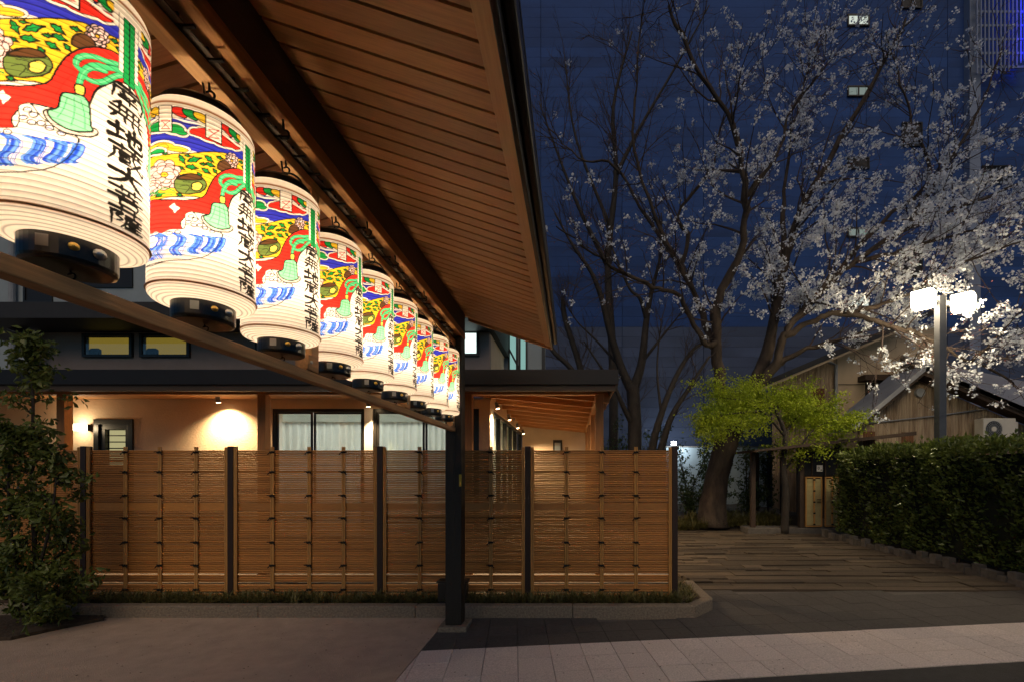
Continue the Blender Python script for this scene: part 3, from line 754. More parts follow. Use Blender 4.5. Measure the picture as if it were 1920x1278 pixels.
# ground cover along the fence
rt = []
for k in range(520):
    x = rng.uniform(-6.2, 1.5); yv = rng.uniform(5.36, 5.56)
    if x > 1.15: yv = rng.uniform(5.4, 6.3) if x > 1.3 else rng.uniform(5.36, 5.56)
    if x > 1.3 and x-1.345 > (yv-5.33)*.9: continue
    for q in range(13): rt.append((x+rng.gauss(0, .012), yv+rng.gauss(0, .012), .098))
gme = blade_mesh('lily_turf', np.array(rt), .19, .012, M_grass, 1.0)
tag(link(bpy.data.objects.new('ground_cover', gme)), 'tufts of grassy ground cover along the foot of the fence', 'ground cover', kind='stuff')

# ================================================================== HALL
HB = 8.2; PYF = 7.0
hall = T('hall_building', 'two storey temple hall with dark eaves and lit stucco porch behind the fence', 'building', (-5, HB, 0))
ZB = 2.86
WT = 2.98
# front wall of the porch, in pieces around the openings
o1 = (PX(510, HB), PX(683, HB)); o2 = (PX(699, HB), PX(845, HB)); o3 = (PX(887, HB), PX(898, HB)); dr = (PX(178, HB), PX(251, HB))
XW = PX(919, HB); ZT = PZ(765, HB)
def wallseg(x0, x1, z0, z1, m=M_stucco, nm='wall'): return B(x0, x1, HB, HB+.16, z0, z1).build(nm, m, hall)
wallseg(-16, dr[0], .04, WT); wallseg(dr[1], o1[0], .04, WT); wallseg(dr[0], dr[1], PZ(785, HB), WT)
wallseg(o1[0], o3[1], ZT, WT); wallseg(o1[1], o2[0], .04, ZT, M_white, 'pier'); wallseg(o2[1], o3[0], .04, ZT); wallseg(o3[1], XW, .04, WT)
B(XW-.16, XW, HB+.162, 14.5, PZ(762, HB), WT+.2).build('side_wall', M_stucco, hall)
B(XW+.001, .55, 13.4, 13.55, .04, 3.25).build('end_wall', M_stucco, hall)
# room behind the glass
B(-12, XW-1.6, 11.2, 11.3, .04, 3.0).build('room_wall', M_white, hall)
B(XW-1.6, XW-1.5, 11.2, 13.4, .04, 3.0).build('room_wall', M_white, hall)
B(XW-1.6, XW-.17, 13.4, 13.5, .04, 3.0).build('room_wall', M_white, hall)
B(-12, XW-.165, HB+.17, 13.4, 2.99, 3.03).build('room_ceiling', M_white, hall)
B(-12, XW-.165, HB+.17, 11.2, .3, .34).build('room_floor', M_cedarX, hall)
B(-12.1, -12, HB+.17, 11.2, .04, 3.0).build('room_wall', M_white, hall)
B(-6.6, -6.5, HB+.17, 11.2, .35, 2.985).build('room_wall', M_white, hall)
ld = bpy.data.lights.new('room_light', 'AREA'); ld.shape = 'RECTANGLE'; ld.size = 3.6; ld.size_y = 1.6; ld.energy = 40; ld.color = (1, .96, .86)
lo = bpy.data.objects.new('room_light', ld); col.objects.link(lo); lo.location = (-4, 9.6, 2.95); lo.parent = None
def frame(x0, x1, z0, z1, y, t, d, parent, name='window_frame', m=M_frame):
    mb = MB(); mb.box(x0, x1, y, y+d, z1-t, z1); mb.box(x0, x1, y, y+d, z0, z0+t); mb.box(x0, x0+t, y, y+d, z0+t, z1-t); mb.box(x1-t, x1, y, y+d, z0+t, z1-t)
    return mb.build(name, m, parent, bevel=.003)
def curtain(x0, x1, z0, z1, y, parent, fullness=.03, axis='x'):
    n = int((x1-x0)/.012); V = []; r2 = random.Random(int(x0*100)); ph = 0; 
    for i in range(n+1):
        x = x0+(x1-x0)*i/n; ph += r2.uniform(.35, 1.0)*.9
        for z, k in ((z0, 1.2), ((z0+z1)/2, 1.0), (z1, .7)):
            V.append((x, y+fullness*k*math.sin(ph)+.01*math.sin(x*9+z), z))
    Fq = [(i*3+j, (i+1)*3+j, (i+1)*3+j+1, i*3+j+1) for i in range(n) for j in range(2)]
    if axis == 'y': V = [(y+(b-y), a, c) if False else (b, a, c) for a, b, c in V]
    me = np_mesh('curtain', V, [np.array(Fq)]); me.materials.append(M_curtain); me.polygons.foreach_set('use_smooth', np.ones(len(Fq), bool))
    return part_mesh('curtain', me, parent)
def sliding(x0, x1, parent, mids, z0=.4, z1=ZT):
    w = frame(x0, x1, z0, z1, HB+.02, .055, .09, parent, 'window')
    xs = [x0+.055]+mids+[x1-.055]
    for i in range(len(xs)-1):
        a, b = xs[i]+(.002), xs[i+1]-(.002)
        frame(a, b, z0+.057, z1-.057, HB+.035+.03*(i % 2), .035, .028, w, 'sash')
        B(a+.036, b-.036, HB+.046+.03*(i % 2), HB+.052+.03*(i % 2), z0+.095, z1-.095).build('pane', M_glass, w)
    return w
w1 = sliding(*o1, hall, [PX(584, HB)]); curtain(o1[0]+.02, o1[1]-.02, .42, PZ(787, HB), HB+.24, w1)
w2 = sliding(*o2, hall, [PX(795, HB)]); curtain(o2[0]+.02, o2[1]-.02, .42, PZ(787, HB), HB+.24, w2)
for w, o in ((w1, o1), (w2, o2)):
    B(o[0], o[1], HB+.30, HB+.305, PZ(790, HB), ZT).build('pelmet_blind', M_curtain, w)
w3 = sliding(*o3, hall, [], .4, PZ(765, HB))
B(o3[0]+.01, o3[1]-.01, HB+.16, HB+.165, .45, ZT-.1).build('blind', M_curtain, w3)
# glazing along the side wall
B(XW-.16, XW, HB+.162, HB+.38, .04, PZ(762, HB)-.001).build('corner_pier', M_white, hall)
zt = PZ(762, HB)-.002
sg = MB(); ys = [8.6, 9.5, 10.4, 11.3, 12.2, 13.38]
sg.box(XW-.11, XW-.02, 8.585, 13.38, zt-.06, zt)
for y_ in ys: sg.box(XW-.11, XW-.02, y_-.035, y_+.035, .04, zt-.061)
sgo = sg.build('side_glazing', M_frame, hall, bevel=.003)
for i in range(5): B(XW-.07, XW-.064, ys[i]+.036, ys[i+1]-.036, .1, zt-.062).build('pane', M_glass, sgo)
curtain(8.45, 13.36, .42, zt-.04, XW-.26, sgo, .03, 'y')
B(PX(1037, 13.38), PX(1054, 13.38), 13.36, 13.398, PZ(850, 13.38), PZ(824, 13.38)).build('end_door', M_frame, hall, bevel=.004)
B(PX(1040, 13.36), PX(1051, 13.36), 13.352, 13.358, PZ(850, 13.36), PZ(829, 13.36)).build('end_door_pane', M_greywall, hall)
# entrance door with slatted window
dz = PZ(785, HB)
dw = frame(dr[0], dr[1], .1, dz, HB-.03, .09, .12, hall, 'side_door')
B(dr[0]+.09, dr[1]-.09, HB+.02, HB+.05, .2, PZ(838, HB)-.45).build('door_leaf', M_frame, dw)
ix0, ix1, iz0, iz1 = PX(198, HB), PX(236, HB), PZ(845, HB)-.4, PZ(805, HB)
M_lit_green = emit('lit_interior', (.62, .56, .28), .36)
M_lit_yellow = emit('lit_yellow', (.66, .42, .06), .20)
M_lit_white = emit('lit_white', (.90, 1.0, .98), 1.15)
M_lit_teal = emit('lit_teal', (.30, .55, .50), .40)
B(ix0, ix1, HB+.07, HB+.075, iz0, iz1).build('lit_pane', M_lit_green, dw)
frame(ix0-.14, ix1+.12, iz0, iz1+.14, HB-.0, .13, .05, dw, 'door_panel')
for k in range(7): B(ix0, ix1, HB+.03, HB+.05, iz1-.11-.115*k, iz1-.09-.115*k).build('bar', M_frame, dw)
# porch columns and beams
for px in (113, 490, 877, 1124):
    x = PX(px, PYF); B(x-.063, x+.063, PYF, PYF+.126, .04, ZB).build('column', M_cedarZ, hall, bevel=.006)
xr = PX(1124, PYF)
for yy in (8.9, 10.8, 12.7): B(xr-.06, xr+.06, yy, yy+.12, .04, ZB-.08).build('column', M_cedarZ, hall, bevel=.006)
B(-16, xr+.07, PYF-.005, PYF+.13, ZB+.001, ZB+.13).build('porch_beam', M_cedarX, hall, bevel=.006)
B(xr-.06, xr+.06, PYF+.132, 13.4, ZB-.079, ZB+.04).build('porch_beam', M_beam, hall, bevel=.006)
for k in range(9):
    yy = 7.42+.72*k; xa = XW+.002 if yy > HB else -3.5
    xa = XW+.002 if yy > HB else XW-.3
    a, b = Vector((xa, yy, 2.97+(.0 if yy > HB else .04))), Vector((.60, yy, 2.80))
    a.z = 2.80+(.60-xa)*.10; MB().bar(a+Vector((0, 0, .075)), b+Vector((0, 0, .075)), .06, .17).build('rafter', M_cedarX, hall, bevel=.004)
B(-16, xr+.1, 6.31, PYF-.01, 2.90, 2.915).build('eave_lining', M_beam_dark, hall)
MB().prism([(XW-.3, 2.965+(.60-XW+.3)*.10), (.66, 2.965-.006), (.66, 2.985), (XW-.3, 2.985+(.60-XW+.3)*.10)], 'y', 7.14, 13.5).build('porch_ceiling', M_cedarX, hall)
B(-16, XW-.31, 6.35, HB-.002, 2.985, 3.0).build('porch_ceiling', M_cedarX, hall)
# lower roof
EY = 6.2; ze0, ze1 = PZ(731, EY), PZ(692, EY); xe = PX(1160, EY)
B(-16, xe, EY, EY+.03, ze0+.08, ze1).build('eave_fascia', M_fascia, hall, bevel=.004)
B(-16, xe-.04, EY+.031, EY+.10, ze0, ze0+.12).build('eave_board', M_beam_dark, hall)
B(xe-.03, xe, EY+.031, 14.4, ze1-.16, ze1).build('eave_fascia', M_fascia, hall, bevel=.004)
MB().prism([(xe-.03, ze1-.16), (xe-.03, ze1-.13), (.668, 2.99), (.56, 2.96)], 'y', EY+.04, 14.3).build('eave_soffit', M_beam_dark, hall)
mb = MB(); mb.quad((-16, EY, ze1+.001), (xe, EY, ze1+.001), (-1.5, 8.5, 3.56), (-16, 8.5, 3.56)); mb.quad((xe, EY, ze1+.001), (xe, 14.4, ze1+.001), (-1.5, 14.4, 3.56), (-1.5, 8.5, 3.56)); mb.build('lower_roof', M_roof, hall)
# upper storey
UY = 8.5; ux0, ux1 = PX(70, UY), PX(918, UY)
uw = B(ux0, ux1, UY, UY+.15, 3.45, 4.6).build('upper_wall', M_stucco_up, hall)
def upper_window(px0, px1, py0, py1, lit, sil=True, y=UY):
    x0, x1, z0, z1 = PX(px0, y), PX(px1, y), PZ(py1, y), PZ(py0, y)
    w = frame(x0, x1, z0, z1, y-.05, .05, .10, hall, 'upper_window')
    B(x0+.05, x1-.05, y-.004, y-.001, z0+.05, z1-.05).build('lit_pane', lit, w)
    B(x0+.05, x1-.05, y-.035, y-.03, z0+.05, z1-.05).build('pane', M_glass, w)
    if sil:
        mb = MB(); xm = x0+.24; 
        mb.prism([(x0+.1, z0+.051), (x0+.1, z0+.13), (x0+.14, z0+.17), (x0+.28, z0+.17), (x0+.33, z0+.14), (x0+.33, z0+.051)], 'y', y-.02, y-.006)
        mb.build('chair_back', M_core, w)
        B(x0+.055, x0+.1, y-.02, y-.006, z0+.051, z1-.051).build('blind_edge', M_pipe, w)
        B(x0+.05, x1-.05, y-.022, y-.005, z1-.075, z1-.052).build('shade', M_frame, w)
upper_window(158, 251, 626, 670, M_lit_yellow); upper_window(265, 358, 626, 670, M_lit_yellow)
upper_window(481, 573, 626, 670, M_lit_teal); upper_window(858, 899, 620, 668, M_lit_white, False)
# side of the upper storey, sill and glazing of the stairwell
B(ux1-.15, ux1, UY+.151, 10.3, 3.40, 4.9).build('upper_wall', M_stucco, hall)
y0 = 10.35
MB().bar(P(941, 628, y0-.02), P(974, 692, y0-.02), .05, .04).build('stair_stringer', M_frame, hall)
B(ux1-.149, PX(1022, y0), y0, y0+.15, 3.4, 5.4).build('stair_wall', M_greywall, hall)
for a, b in ((953, 971), (973, 989)):
    w = frame(PX(a, y0), PX(b, y0), 3.45, 5.3, y0-.04, .04, .06, hall, 'stair_window'); B(PX(a, y0)+.04, PX(b, y0)-.04, y0-.003, y0-.001, 3.49, 5.26).build('lit_pane', M_lit_teal, w)
B(PX(1016, y0), PX(1022, y0), y0-.03, y0-.001, 3.4, 5.4).build('downpipe', M_frame, hall)
# upper roof
zy = 7.7; zu0, zu1 = PZ(596, zy), PZ(566, zy)
mb = MB(); x0u, x1u = -11.3, -1.45
mb.prism([(zy, zu0), (zy, zu1), (10.5, zu1+.55), (13.5, zu1), (13.5, zu0)], 'x', x0u, x1u); mb.build('upper_roof', M_roof, hall)
MB().tube([P(0, 607, 8.3), P(60, 628, 8.3), P(64, 640, 8.3), P(64, 690, 8.3)], .05, 8).build('drain_pipe', M_frame, hall)
# lamps of the hall -----------------------------------------------------------
def spot_fixture(label, loc, target, power, size=70, blend=.5, color=(1, .68, .36), group='spotlights under the hall eaves', name='porch_spotlight'):
    loc = Vector(loc); t = T(name, label, 'spotlight', loc, group); d = (Vector(target)-loc).normalized()
    MB().tube([loc-d*.03, loc+d*.09], [.032, .036], 14).build('lamp_can', M_metal, t, smooth=False)
    MB().tube([loc-d*.0, loc+Vector((0, .06, .02))], .012, 8).build('bracket', M_metal, t)
    MB().tube([loc+d*.0905, loc+d*.094], .033, 14).build('lens', emit('spot_lens', color, 18), t)
    ld = bpy.data.lights.new('spot_beam', 'SPOT'); ld.energy = power; ld.spot_size = R(size); ld.spot_blend = blend; ld.color = color; ld.shadow_soft_size = .03
    lo = bpy.data.objects.new('spot_beam', ld); col.objects.link(lo); lo.parent = t; lo.location = d*.11
    lo.rotation_euler = d.to_track_quat('-Z', 'Y').to_euler(); return t
c = P(408, 744, 7.95); spot_fixture('spotlight with bright star glare over the plain stucco wall', c, c+Vector((.02, .10, -.6)), 170, 135, 1)
c = P(690, 752, 7.98); spot_fixture('spotlight above the bright white pier between curtained windows', c, c+Vector((0, .12, -.7)), 110, 70, .8)
for i, (yy, nm) in enumerate(((8.35, 'nearest'), (9.9, 'second'), (11.4, 'third'), (12.7, 'farthest'))):
    c = Vector((XW+.09, yy, 2.92-.03*i)); spot_fixture(nm+' of the four spotlights along the side porch wall', c, c+Vector((.16, .0, -.6)), 170, 140, .8)
t = T('wall_sconce', 'small glowing box lamp on stucco wall beside the door', 'wall lamp', P(148, 800, 8.12))
x0, x1 = PX(134, 8.1), PX(160, 8.1); z0, z1 = PZ(806, 8.1), PZ(794, 8.1)
B(x0, x1-.03, 8.09, 8.16, z0, z1).build('glass_box', emit('sconce_glow', (1, .80, .52), 7), t, bevel=.006)
B(x1-.029, x1+.02, 8.12, 8.2, z0-.005, z1+.005).build('back_plate', M_metal, t, bevel=.004)
ld = bpy.data.lights.new('sconce_light', 'POINT'); ld.energy = 5; ld.color = (1, .76, .45); ld.shadow_soft_size = .06
lo = bpy.data.objects.new('sconce_light', ld); col.objects.link(lo); lo.parent = t; lo.location = (0, -.12, 0)

# ================================================================== BACKGROUND BUILDINGS
BYY = 21.0
big = T('cladded_tower_block', 'tall blue grey panelled office block filling the background', 'building', (8, BYY, 0))
PWd, PHt = 3.75, .46
me_pan = MB().box(-PWd/2+.012, PWd/2-.012, -.03, .03, -PHt/2+.004, PHt/2-.004).mesh('cladding_panel', M_alc)
B(-9, 34, BYY+.032, BYY+1, 0, 38).build('wall_backing', M_alc_back, big)
M_alc_low = mat('cladding_panel_floodwash', (.062, .088, .165), .8, .3, .25, (1, 1, 2), .0, rnd=.06)  # floodlight's grey wash on the lower wall, put into the panel colour
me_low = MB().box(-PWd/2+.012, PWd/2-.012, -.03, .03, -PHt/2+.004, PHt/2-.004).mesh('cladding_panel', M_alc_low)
npan = 0; rest = MB(); rest_low = MB(); cells = []
for c_ in range(11):
    for r_ in range(82):
        x = -7.1+PWd*c_; z = .3+PHt*r_
        px, py = VX+x*F/BYY, VY-(z-CH)*F/BYY
        vis = 880 < px < 1960 and -20 < py < 900
        cells.append((0 if vis else 1, z, x, z))
cells.sort()
for i, (v_, _, x, z) in enumerate(cells):
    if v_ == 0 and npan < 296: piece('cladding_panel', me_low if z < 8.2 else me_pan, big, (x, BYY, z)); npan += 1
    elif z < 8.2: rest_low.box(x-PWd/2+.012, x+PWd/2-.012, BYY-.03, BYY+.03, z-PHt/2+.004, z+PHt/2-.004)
    else: rest.box(x-PWd/2+.012, x+PWd/2-.012, BYY-.03, BYY+.03, z-PHt/2+.004, z+PHt/2-.004)
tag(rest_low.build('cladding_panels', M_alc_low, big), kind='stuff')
tag(rest.build('cladding_panels', M_alc, big), kind='stuff')
def far_window(px0, px1, py0, py1, m, mull=True):
    y = BYY-.03; x0, x1, z0, z1 = PX(px0, y), PX(px1, y), PZ(py1, y), PZ(py0, y)
    w = frame(x0, x1, z0, z1, y-.08, .06, .078, big, 'window'); B(x0+.061, x1-.061, y-.03, y-.01, z0+.061, z1-.061).build('pane', m, w)
    if mull: B((x0+x1)/2-.03, (x0+x1)/2+.03, y-.07, y-.031, z0+.061, z1-.061).build('mullion', M_frame, w)
M_farlit = emit('far_lit', (.62, .68, .60), .55); M_farlit2 = emit('far_lit_dim', (.45, .55, .5), .22)
far_window(1588, 1629, 29, 51, M_farlit); far_window(1588, 1629, 163, 183, M_farlit2); far_window(1588, 1629, 428, 446, M_farlit2); far_window(1588, 1630, 555, 577, M_farlit)
far_window(1690, 1728, -18, 18, M_dkwin); far_window(1690, 1728, 231, 276, M_dkwin); far_window(1588, 1629, 296, 318, M_dkwin); far_window(1690, 1728, 470, 520, M_dkwin); far_window(1840, 1895, 312, 345, M_dkwin)
B(PX(1806, BYY), PX(1826, BYY), BYY-.35, BYY-.032, 0, 36).build('pilaster', M_fac2, big)
# stair tower with a lattice screen and a blue neon strip
sx0, sx1 = PX(1831, 20.4), PX(1935, 20.4); sz0 = PZ(140, 20.4)
lat = T('stair_screen', 'vertical bar screen of an outside stair glowing blue at upper right', 'screen', (sx0, 20.4, sz0))
for k in range(15):
    x = sx0+(sx1-sx0)*k/14; B(x-.03, x+.03, 20.36, 20.4, sz0+(0 if k < 8 else .12*(k-7)), 36).build('bar', M_fac2, lat)
for k in range(24):
    z = sz0+.35+.62*k; B(sx0, sx1, 20.405, 20.44, z-.05, z+.05).build('cross_bar', M_fac2, lat)
tb = T('neon_strip', 'vertical blue light strip at the upper right corner', 'light strip', (PX(1918, 20.2), 20.2, PZ(110, 20.2)))
MB().tube([(PX(1924, 20.2), 20.2, PZ(110, 20.2)), (PX(1924, 20.2), 20.2, 30)], .06, 8).build('tube', emit('blue_neon', (.02, .03, 1.0), 4), tb)

# grey building behind the hall at left
gb = T('grey_neighbour_block', 'blue grey rendered building behind the hall roof at left', 'building', (-20, 15, 0))
B(-40, PX(640, 15), 15, 16, 0, 22).build('wall', M_greywall, gb)
for a, b, c_, d in ((46, 100, 524, 568), (150, 250, 470, 540)):
    w = frame(PX(a, 15), PX(b, 15), PZ(d, 15), PZ(c_, 15), 14.95, .06, .1, gb, 'window'); B(PX(a, 15)+.06, PX(b, 15)-.06, 14.985, 14.995, PZ(d, 15)+.06, PZ(c_, 15)-.06).build('pane', M_dkwin, w)
MB().tube([(PX(30, 15), 14.9, 0), (PX(30, 15), 14.9, 20)], .09, 10).build('downpipe', M_pipe, gb)

# floodlight by the big wall
FYY = 19.2
fl = T('garden_floodlight', 'white garden floodlight shining on the wall beyond the fence corner', 'floodlight', P(1263, 832, FYY))
c = P(1263, 830, FYY)
B(c.x-.12, c.x+.12, FYY-.03, FYY+.03, c.z-.09, c.z+.09).build('lamp_head', M_metal, fl, bevel=.01)
B(c.x-.1, c.x+.1, FYY-.038, FYY-.032, c.z-.07, c.z+.07).build('lamp_glass', emit('flood_glass', (.85, .95, 1), 30), fl)
MB().tube([(c.x, FYY, .2), (c.x, FYY, c.z-.09)], .03, 8).build('lamp_pole', M_metal, fl)
ld = bpy.data.lights.new('flood_light', 'POINT'); ld.energy = FLOOD_W; ld.color = (.80, .93, 1); ld.shadow_soft_size = .15
lo = bpy.data.objects.new('flood_light', ld); col.objects.link(lo); lo.parent = fl; lo.location = (.25, .0, -.05)

gw = T('garden_wall', 'pale plastered garden wall lit by the floodlight behind the shrubs', 'wall', (6, 19.8, 0))
B(4.05, 8.4, 19.7, 19.85, 0, 2.75).build('wall_face', M_greywall, gw); B(4.0, 8.45, 19.66, 19.89, 2.751, 2.81).build('coping', M_stone, gw, bevel=.01)
# corrugated sheet helper: wave along x, facing -y
def corrugated(poly_top, x0, x1, zb, y, name, m, parent, pitch=.076, amp=.011):
    """poly_top(x)-> z of the upper edge"""
    n = int((x1-x0)/pitch*6); V = []
    for i in range(n+1):
        x = x0+(x1-x0)*i/n; yy = y+amp*math.cos(2*math.pi*(x-x0)/pitch); V += [(x, yy, zb), (x, yy, poly_top(x))]
    Fq = [(2*i, 2*i+2, 2*i+3, 2*i+1) for i in range(n)]
    me = np_mesh(name, V, [np.array(Fq)]); me.materials.append(m); return part_mesh(name, me, parent)

# small gabled house behind the hedge
GY = 13.5
sh = T('gabled_shed', 'low rusty corrugated house with grey gable roof behind the hedge', 'house', (PX(1740, GY), GY, 0))
ap = P(1706, 706, GY); el = P(1586, 806, GY); er = P(1960, 812, GY)
sl = (ap.z-el.z)/(ap.x-el.x); sr = (ap.z-er.z)/(er.x-ap.x)
gt = lambda x: ap.z-.02-(sl*(ap.x-x) if x < ap.x else sr*(x-ap.x))
corrugated(gt, PX(1608, GY), PX(2080, GY), 0, GY, 'corrugated_wall', M_rust, sh)
for a, b in ((1618, 1640), (1690, 1712), (1782, 1800), (1840, 1852)):
    xa, xb = PX(a, GY), PX(b, GY); corrugated(lambda x: 2.9+.25*math.sin(a), xa, xb, 1.6, GY-.014, 'rusty_sheet', M_rust2, sh)
B(PX(1608, GY), PX(2080, GY), GY+.03, GY+.1, 0, 2.4).build('wall_core', M_beige, sh)
f0, f1 = Vector((ap.x, GY-.62, ap.z+.05)), Vector((er.x+2, GY-.62, er.z-2*sr+.05)); b0, b1 = P(1690, 672, 17.0), P(2100, 760, 17.0); up = Vector((0, 0, .14))
mb = MB(); mb.v = [tuple(q) for q in (f0, f1, b1, b0, f0+up, f1+up, b1+up, b0+up)]; mb.f = [(0, 1, 2, 3), (7, 6, 5, 4), (0, 4, 5, 1), (1, 5, 6, 2), (2, 6, 7, 3), (3, 7, 4, 0)]; mb.build('roof_slope', M_hroof, sh)
for (xa, za, xb, zb) in ((ap.x, ap.z, el.x-.1, el.z-.08), (ap.x, ap.z, er.x+2, er.z-2*sr)):
    th = .16
    MB().prism([(xa, za+.05), (xb, zb+.05), (xb, zb+.05+th), (xa, za+.05+th)], 'y', GY-.62, GY+(.9 if xb < xa else -.4)).build('roof_slope' if xb < xa else 'verge_sheet', M_hroof, sh)
    MB().prism([(xa, za-.06), (xb, zb-.06), (xb, zb+.045), (xa, za+.045)], 'y', GY-.55, GY-.5).build('barge_board', M_oldwood, sh)
    MB().prism([(xa, za+.0), (xb, zb+.0), (xb, zb+.04), (xa, za+.04)], 'y', GY-.495, GY-.015).build('roof_lining', M_oldwood, sh)
B(ap.x-.12, ap.x+.12, GY-.64, GY-.3, ap.z+.2, ap.z+.27).build('ridge_cap', M_hroof, sh, bevel=.03)
vc = P(1722, 736, GY); MB().tube([(vc.x, GY-.1, vc.z), (vc.x, GY-.013, vc.z)], [.13, .14], 18).build('round_vent', M_pipe, sh)
MB().tube([P(1624, 793, GY-.06), P(1760, 778, GY-.06), P(1860, 764, GY-.06)], .018, 6).build('conduit', M_pipe, sh)
# air conditioner
ac = T('air_conditioner', 'cream outdoor air conditioning unit on rusty wall above hedge', 'air conditioner', (PX(1874, 13.1), 13.1, PZ(828, 13.1)))
ax0, ax1, az0, az1 = PX(1844, 13.0), PX(1905, 13.0), PZ(824, 13.0), PZ(783, 13.0)
B(ax0, ax1, 13.0, 13.3, az0, az1).build('casing', M_acbody, ac, bevel=.015)
fc = Vector((PX(1863, 13.0), 12.985, (az0+az1)/2)); fr = .235
mb = MB()
for k in range(5):
    r_ = fr*(k+1)/5; mb.tube([(fc.x+r_*math.cos(t), 12.985, fc.z+r_*math.sin(t)) for t in np.linspace(0, 2*math.pi, 33)], .005, 4, False)
for k in range(24): a = 2*math.pi*k/24; mb.tube([(fc.x+.05*math.cos(a), 12.985, fc.z+.05*math.sin(a)), (fc.x+fr*math.cos(a), 12.985, fc.z+fr*math.sin(a))], .004, 4, False)
mb.build('fan_grille', M_pipe, ac)
MB().tube([(fc.x, 12.998, fc.z), (fc.x, 12.9955, fc.z)], fr*.97, 32).build('fan_recess', M_frame, ac)
MB().tube([(fc.x, 12.994, fc.z), (fc.x, 12.978, fc.z)], .07, 20).build('fan_hub', M_acbody, ac)
B(ax1+.002, ax1+.12, 13.05, 13.25, az0+.05, az1-.1).build('valve_cover', M_acbody, ac, bevel=.02)
for x in (ax0+.12, ax1-.2): B(x, x+.05, 13.0, 13.48, az0-.06, az0-.002).build('bracket', M_metal, ac)

# taller house behind
HY = 17.0
th_ = T('tall_old_house', 'taller old house with beige wall, rusted cladding and sloping eave', 'house', (PX(1560, HY), HY, 0))
e0, e1 = P(1430, 728, HY), P(1668, 628, HY); s2 = (e1.z-e0.z)/(e1.x-e0.x)
gt2 = lambda x: e0.z+s2*(x-e0.x)-.02 if x < e1.x else e1.z
corrugated(gt2, PX(1448, HY), PX(1570, HY), 0, HY, 'corrugated_wall', M_rust, th_, .09, .012)
for a, b in ((1470, 1486), (1520, 1545)): corrugated(lambda x: 4.8, PX(a, HY), PX(b, HY), 3.2, HY-.016, 'rusty_sheet', M_rust2, th_, .09, .012)
MB().prism([(PX(1571, HY), 0), (PX(1765, HY), 0), (PX(1765, HY), e1.z+.5), (e1.x, e1.z+.0), (PX(1571, HY), gt2(PX(1571, HY)))], 'y', HY, HY+3).build('rendered_wall', M_beige, th_)
MB().prism([(e0.x-.5, e0.z-.5*s2+.05), (PX(1775, HY), gt2(e1.x)+.06+(PX(1775, HY)-e1.x)*s2), (PX(1775, HY), gt2(e1.x)+.28+(PX(1775, HY)-e1.x)*s2), (e0.x-.5, e0.z-.5*s2+.24)], 'y', HY-.6, HY+3.4).build('roof_slope', M_roof, th_)
MB().prism([(e0.x-.5, e0.z-.5*s2-.04), (e1.x, e1.z-.04), (e1.x, e1.z+.045), (e0.x-.5, e0.z-.5*s2+.045)], 'y', HY-.56, HY-.5).build('barge_board', M_beige, th_)
MB().tube([P(1551, 676, HY-.2), P(1568, 684, HY-.12), P(1568, 790, HY-.12)], .055, 8).build('downpipe', M_pipe, th_)
B(PX(1608, HY), PX(1672, HY), HY-.45, HY-.001, PZ(716, HY), PZ(706, HY)).build('window_hood', M_oldwood, th_)
w = frame(PX(1622, HY), PX(1668, HY), PZ(742, HY), PZ(717, HY), HY-.05, .05, .049, th_, 'window'); B(PX(1622, HY)+.05, PX(1668, HY)-.05, HY-.02, HY-.005, PZ(742, HY)+.05, PZ(717, HY)-.05).build('pane', M_dkwin, w)
MB().tube([P(1572, 720, HY-.02), P(1622, 720, HY-.02)], .012, 5).build('cable', M_cord, th_)

# roofed gate and lean-to
GX = 12.4
gate = T('roofed_gate', 'old roofed wooden gateway left of the hedge, dark under its eave', 'gate', (PX(1500, GX), GX, 0))
gp = [P(1400, 848, GX), P(1690, 818, GX)]
MB().prism([(gp[0].x, gp[0].z), (gp[1].x, gp[1].z), (gp[1].x, gp[1].z+.1), (gp[0].x, gp[0].z+.06)], 'y', GX-.55, GX+2.6).build('gate_roof', M_oldwood, gate)
for px in (1413, 1504, 1573): x = PX(px, GX); B(x-.06, x+.06, GX, GX+.12, 0, gp[0].z+(x-gp[0].x)*.1).build('post', M_oldwood, gate, bevel=.006)
for px in (1420, 1468, 1610): x = PX(px, GX+2.2); B(x-.06, x+.06, GX+2.2, GX+2.3, 0, 2.3).build('post', M_oldwood, gate)
B(PX(1504, GX)+.061, PX(1573, GX)-.061, GX+.03, GX+.06, PZ(891, GX), PZ(846, GX)).build('dark_panel', M_dkwin, gate)
for px in (1523, 1548): B(PX(px, GX)-.015, PX(px, GX)+.015, GX, GX+.029, PZ(891, GX), PZ(846, GX)).build('muntin', M_oldwood, gate)
B(PX(1574, GX), PX(1740, GX), GX+2.31, GX+2.4, 0, 2.45).build('back_wall', M_oldwood, gate)
B(PX(1400, GX), PX(1640, GX), GX-.1, GX+.5, -.03, .16).build('stone_step', M_stone, gate, bevel=.02)
plate = B(PX(1531, GX), PX(1542, GX), GX-.012, GX-.002, PZ(883, GX), PZ(871, GX)).build('notice_plate', M_plate, gate)
cx, cz = PX(1534.5, GX), PZ(876.6, GX)
MB().tube([(cx+.02*math.cos(t), GX-.015, cz+.032*math.sin(t)) for t in np.linspace(0, 2*math.pi, 17)], .006, 5, False).build('emblem', M_black, plate)
B(PX(1538, GX), PX(1541, GX), GX-.0155, GX-.0125, PZ(881, GX), PZ(879.5, GX)).build('mark', M_black, plate)
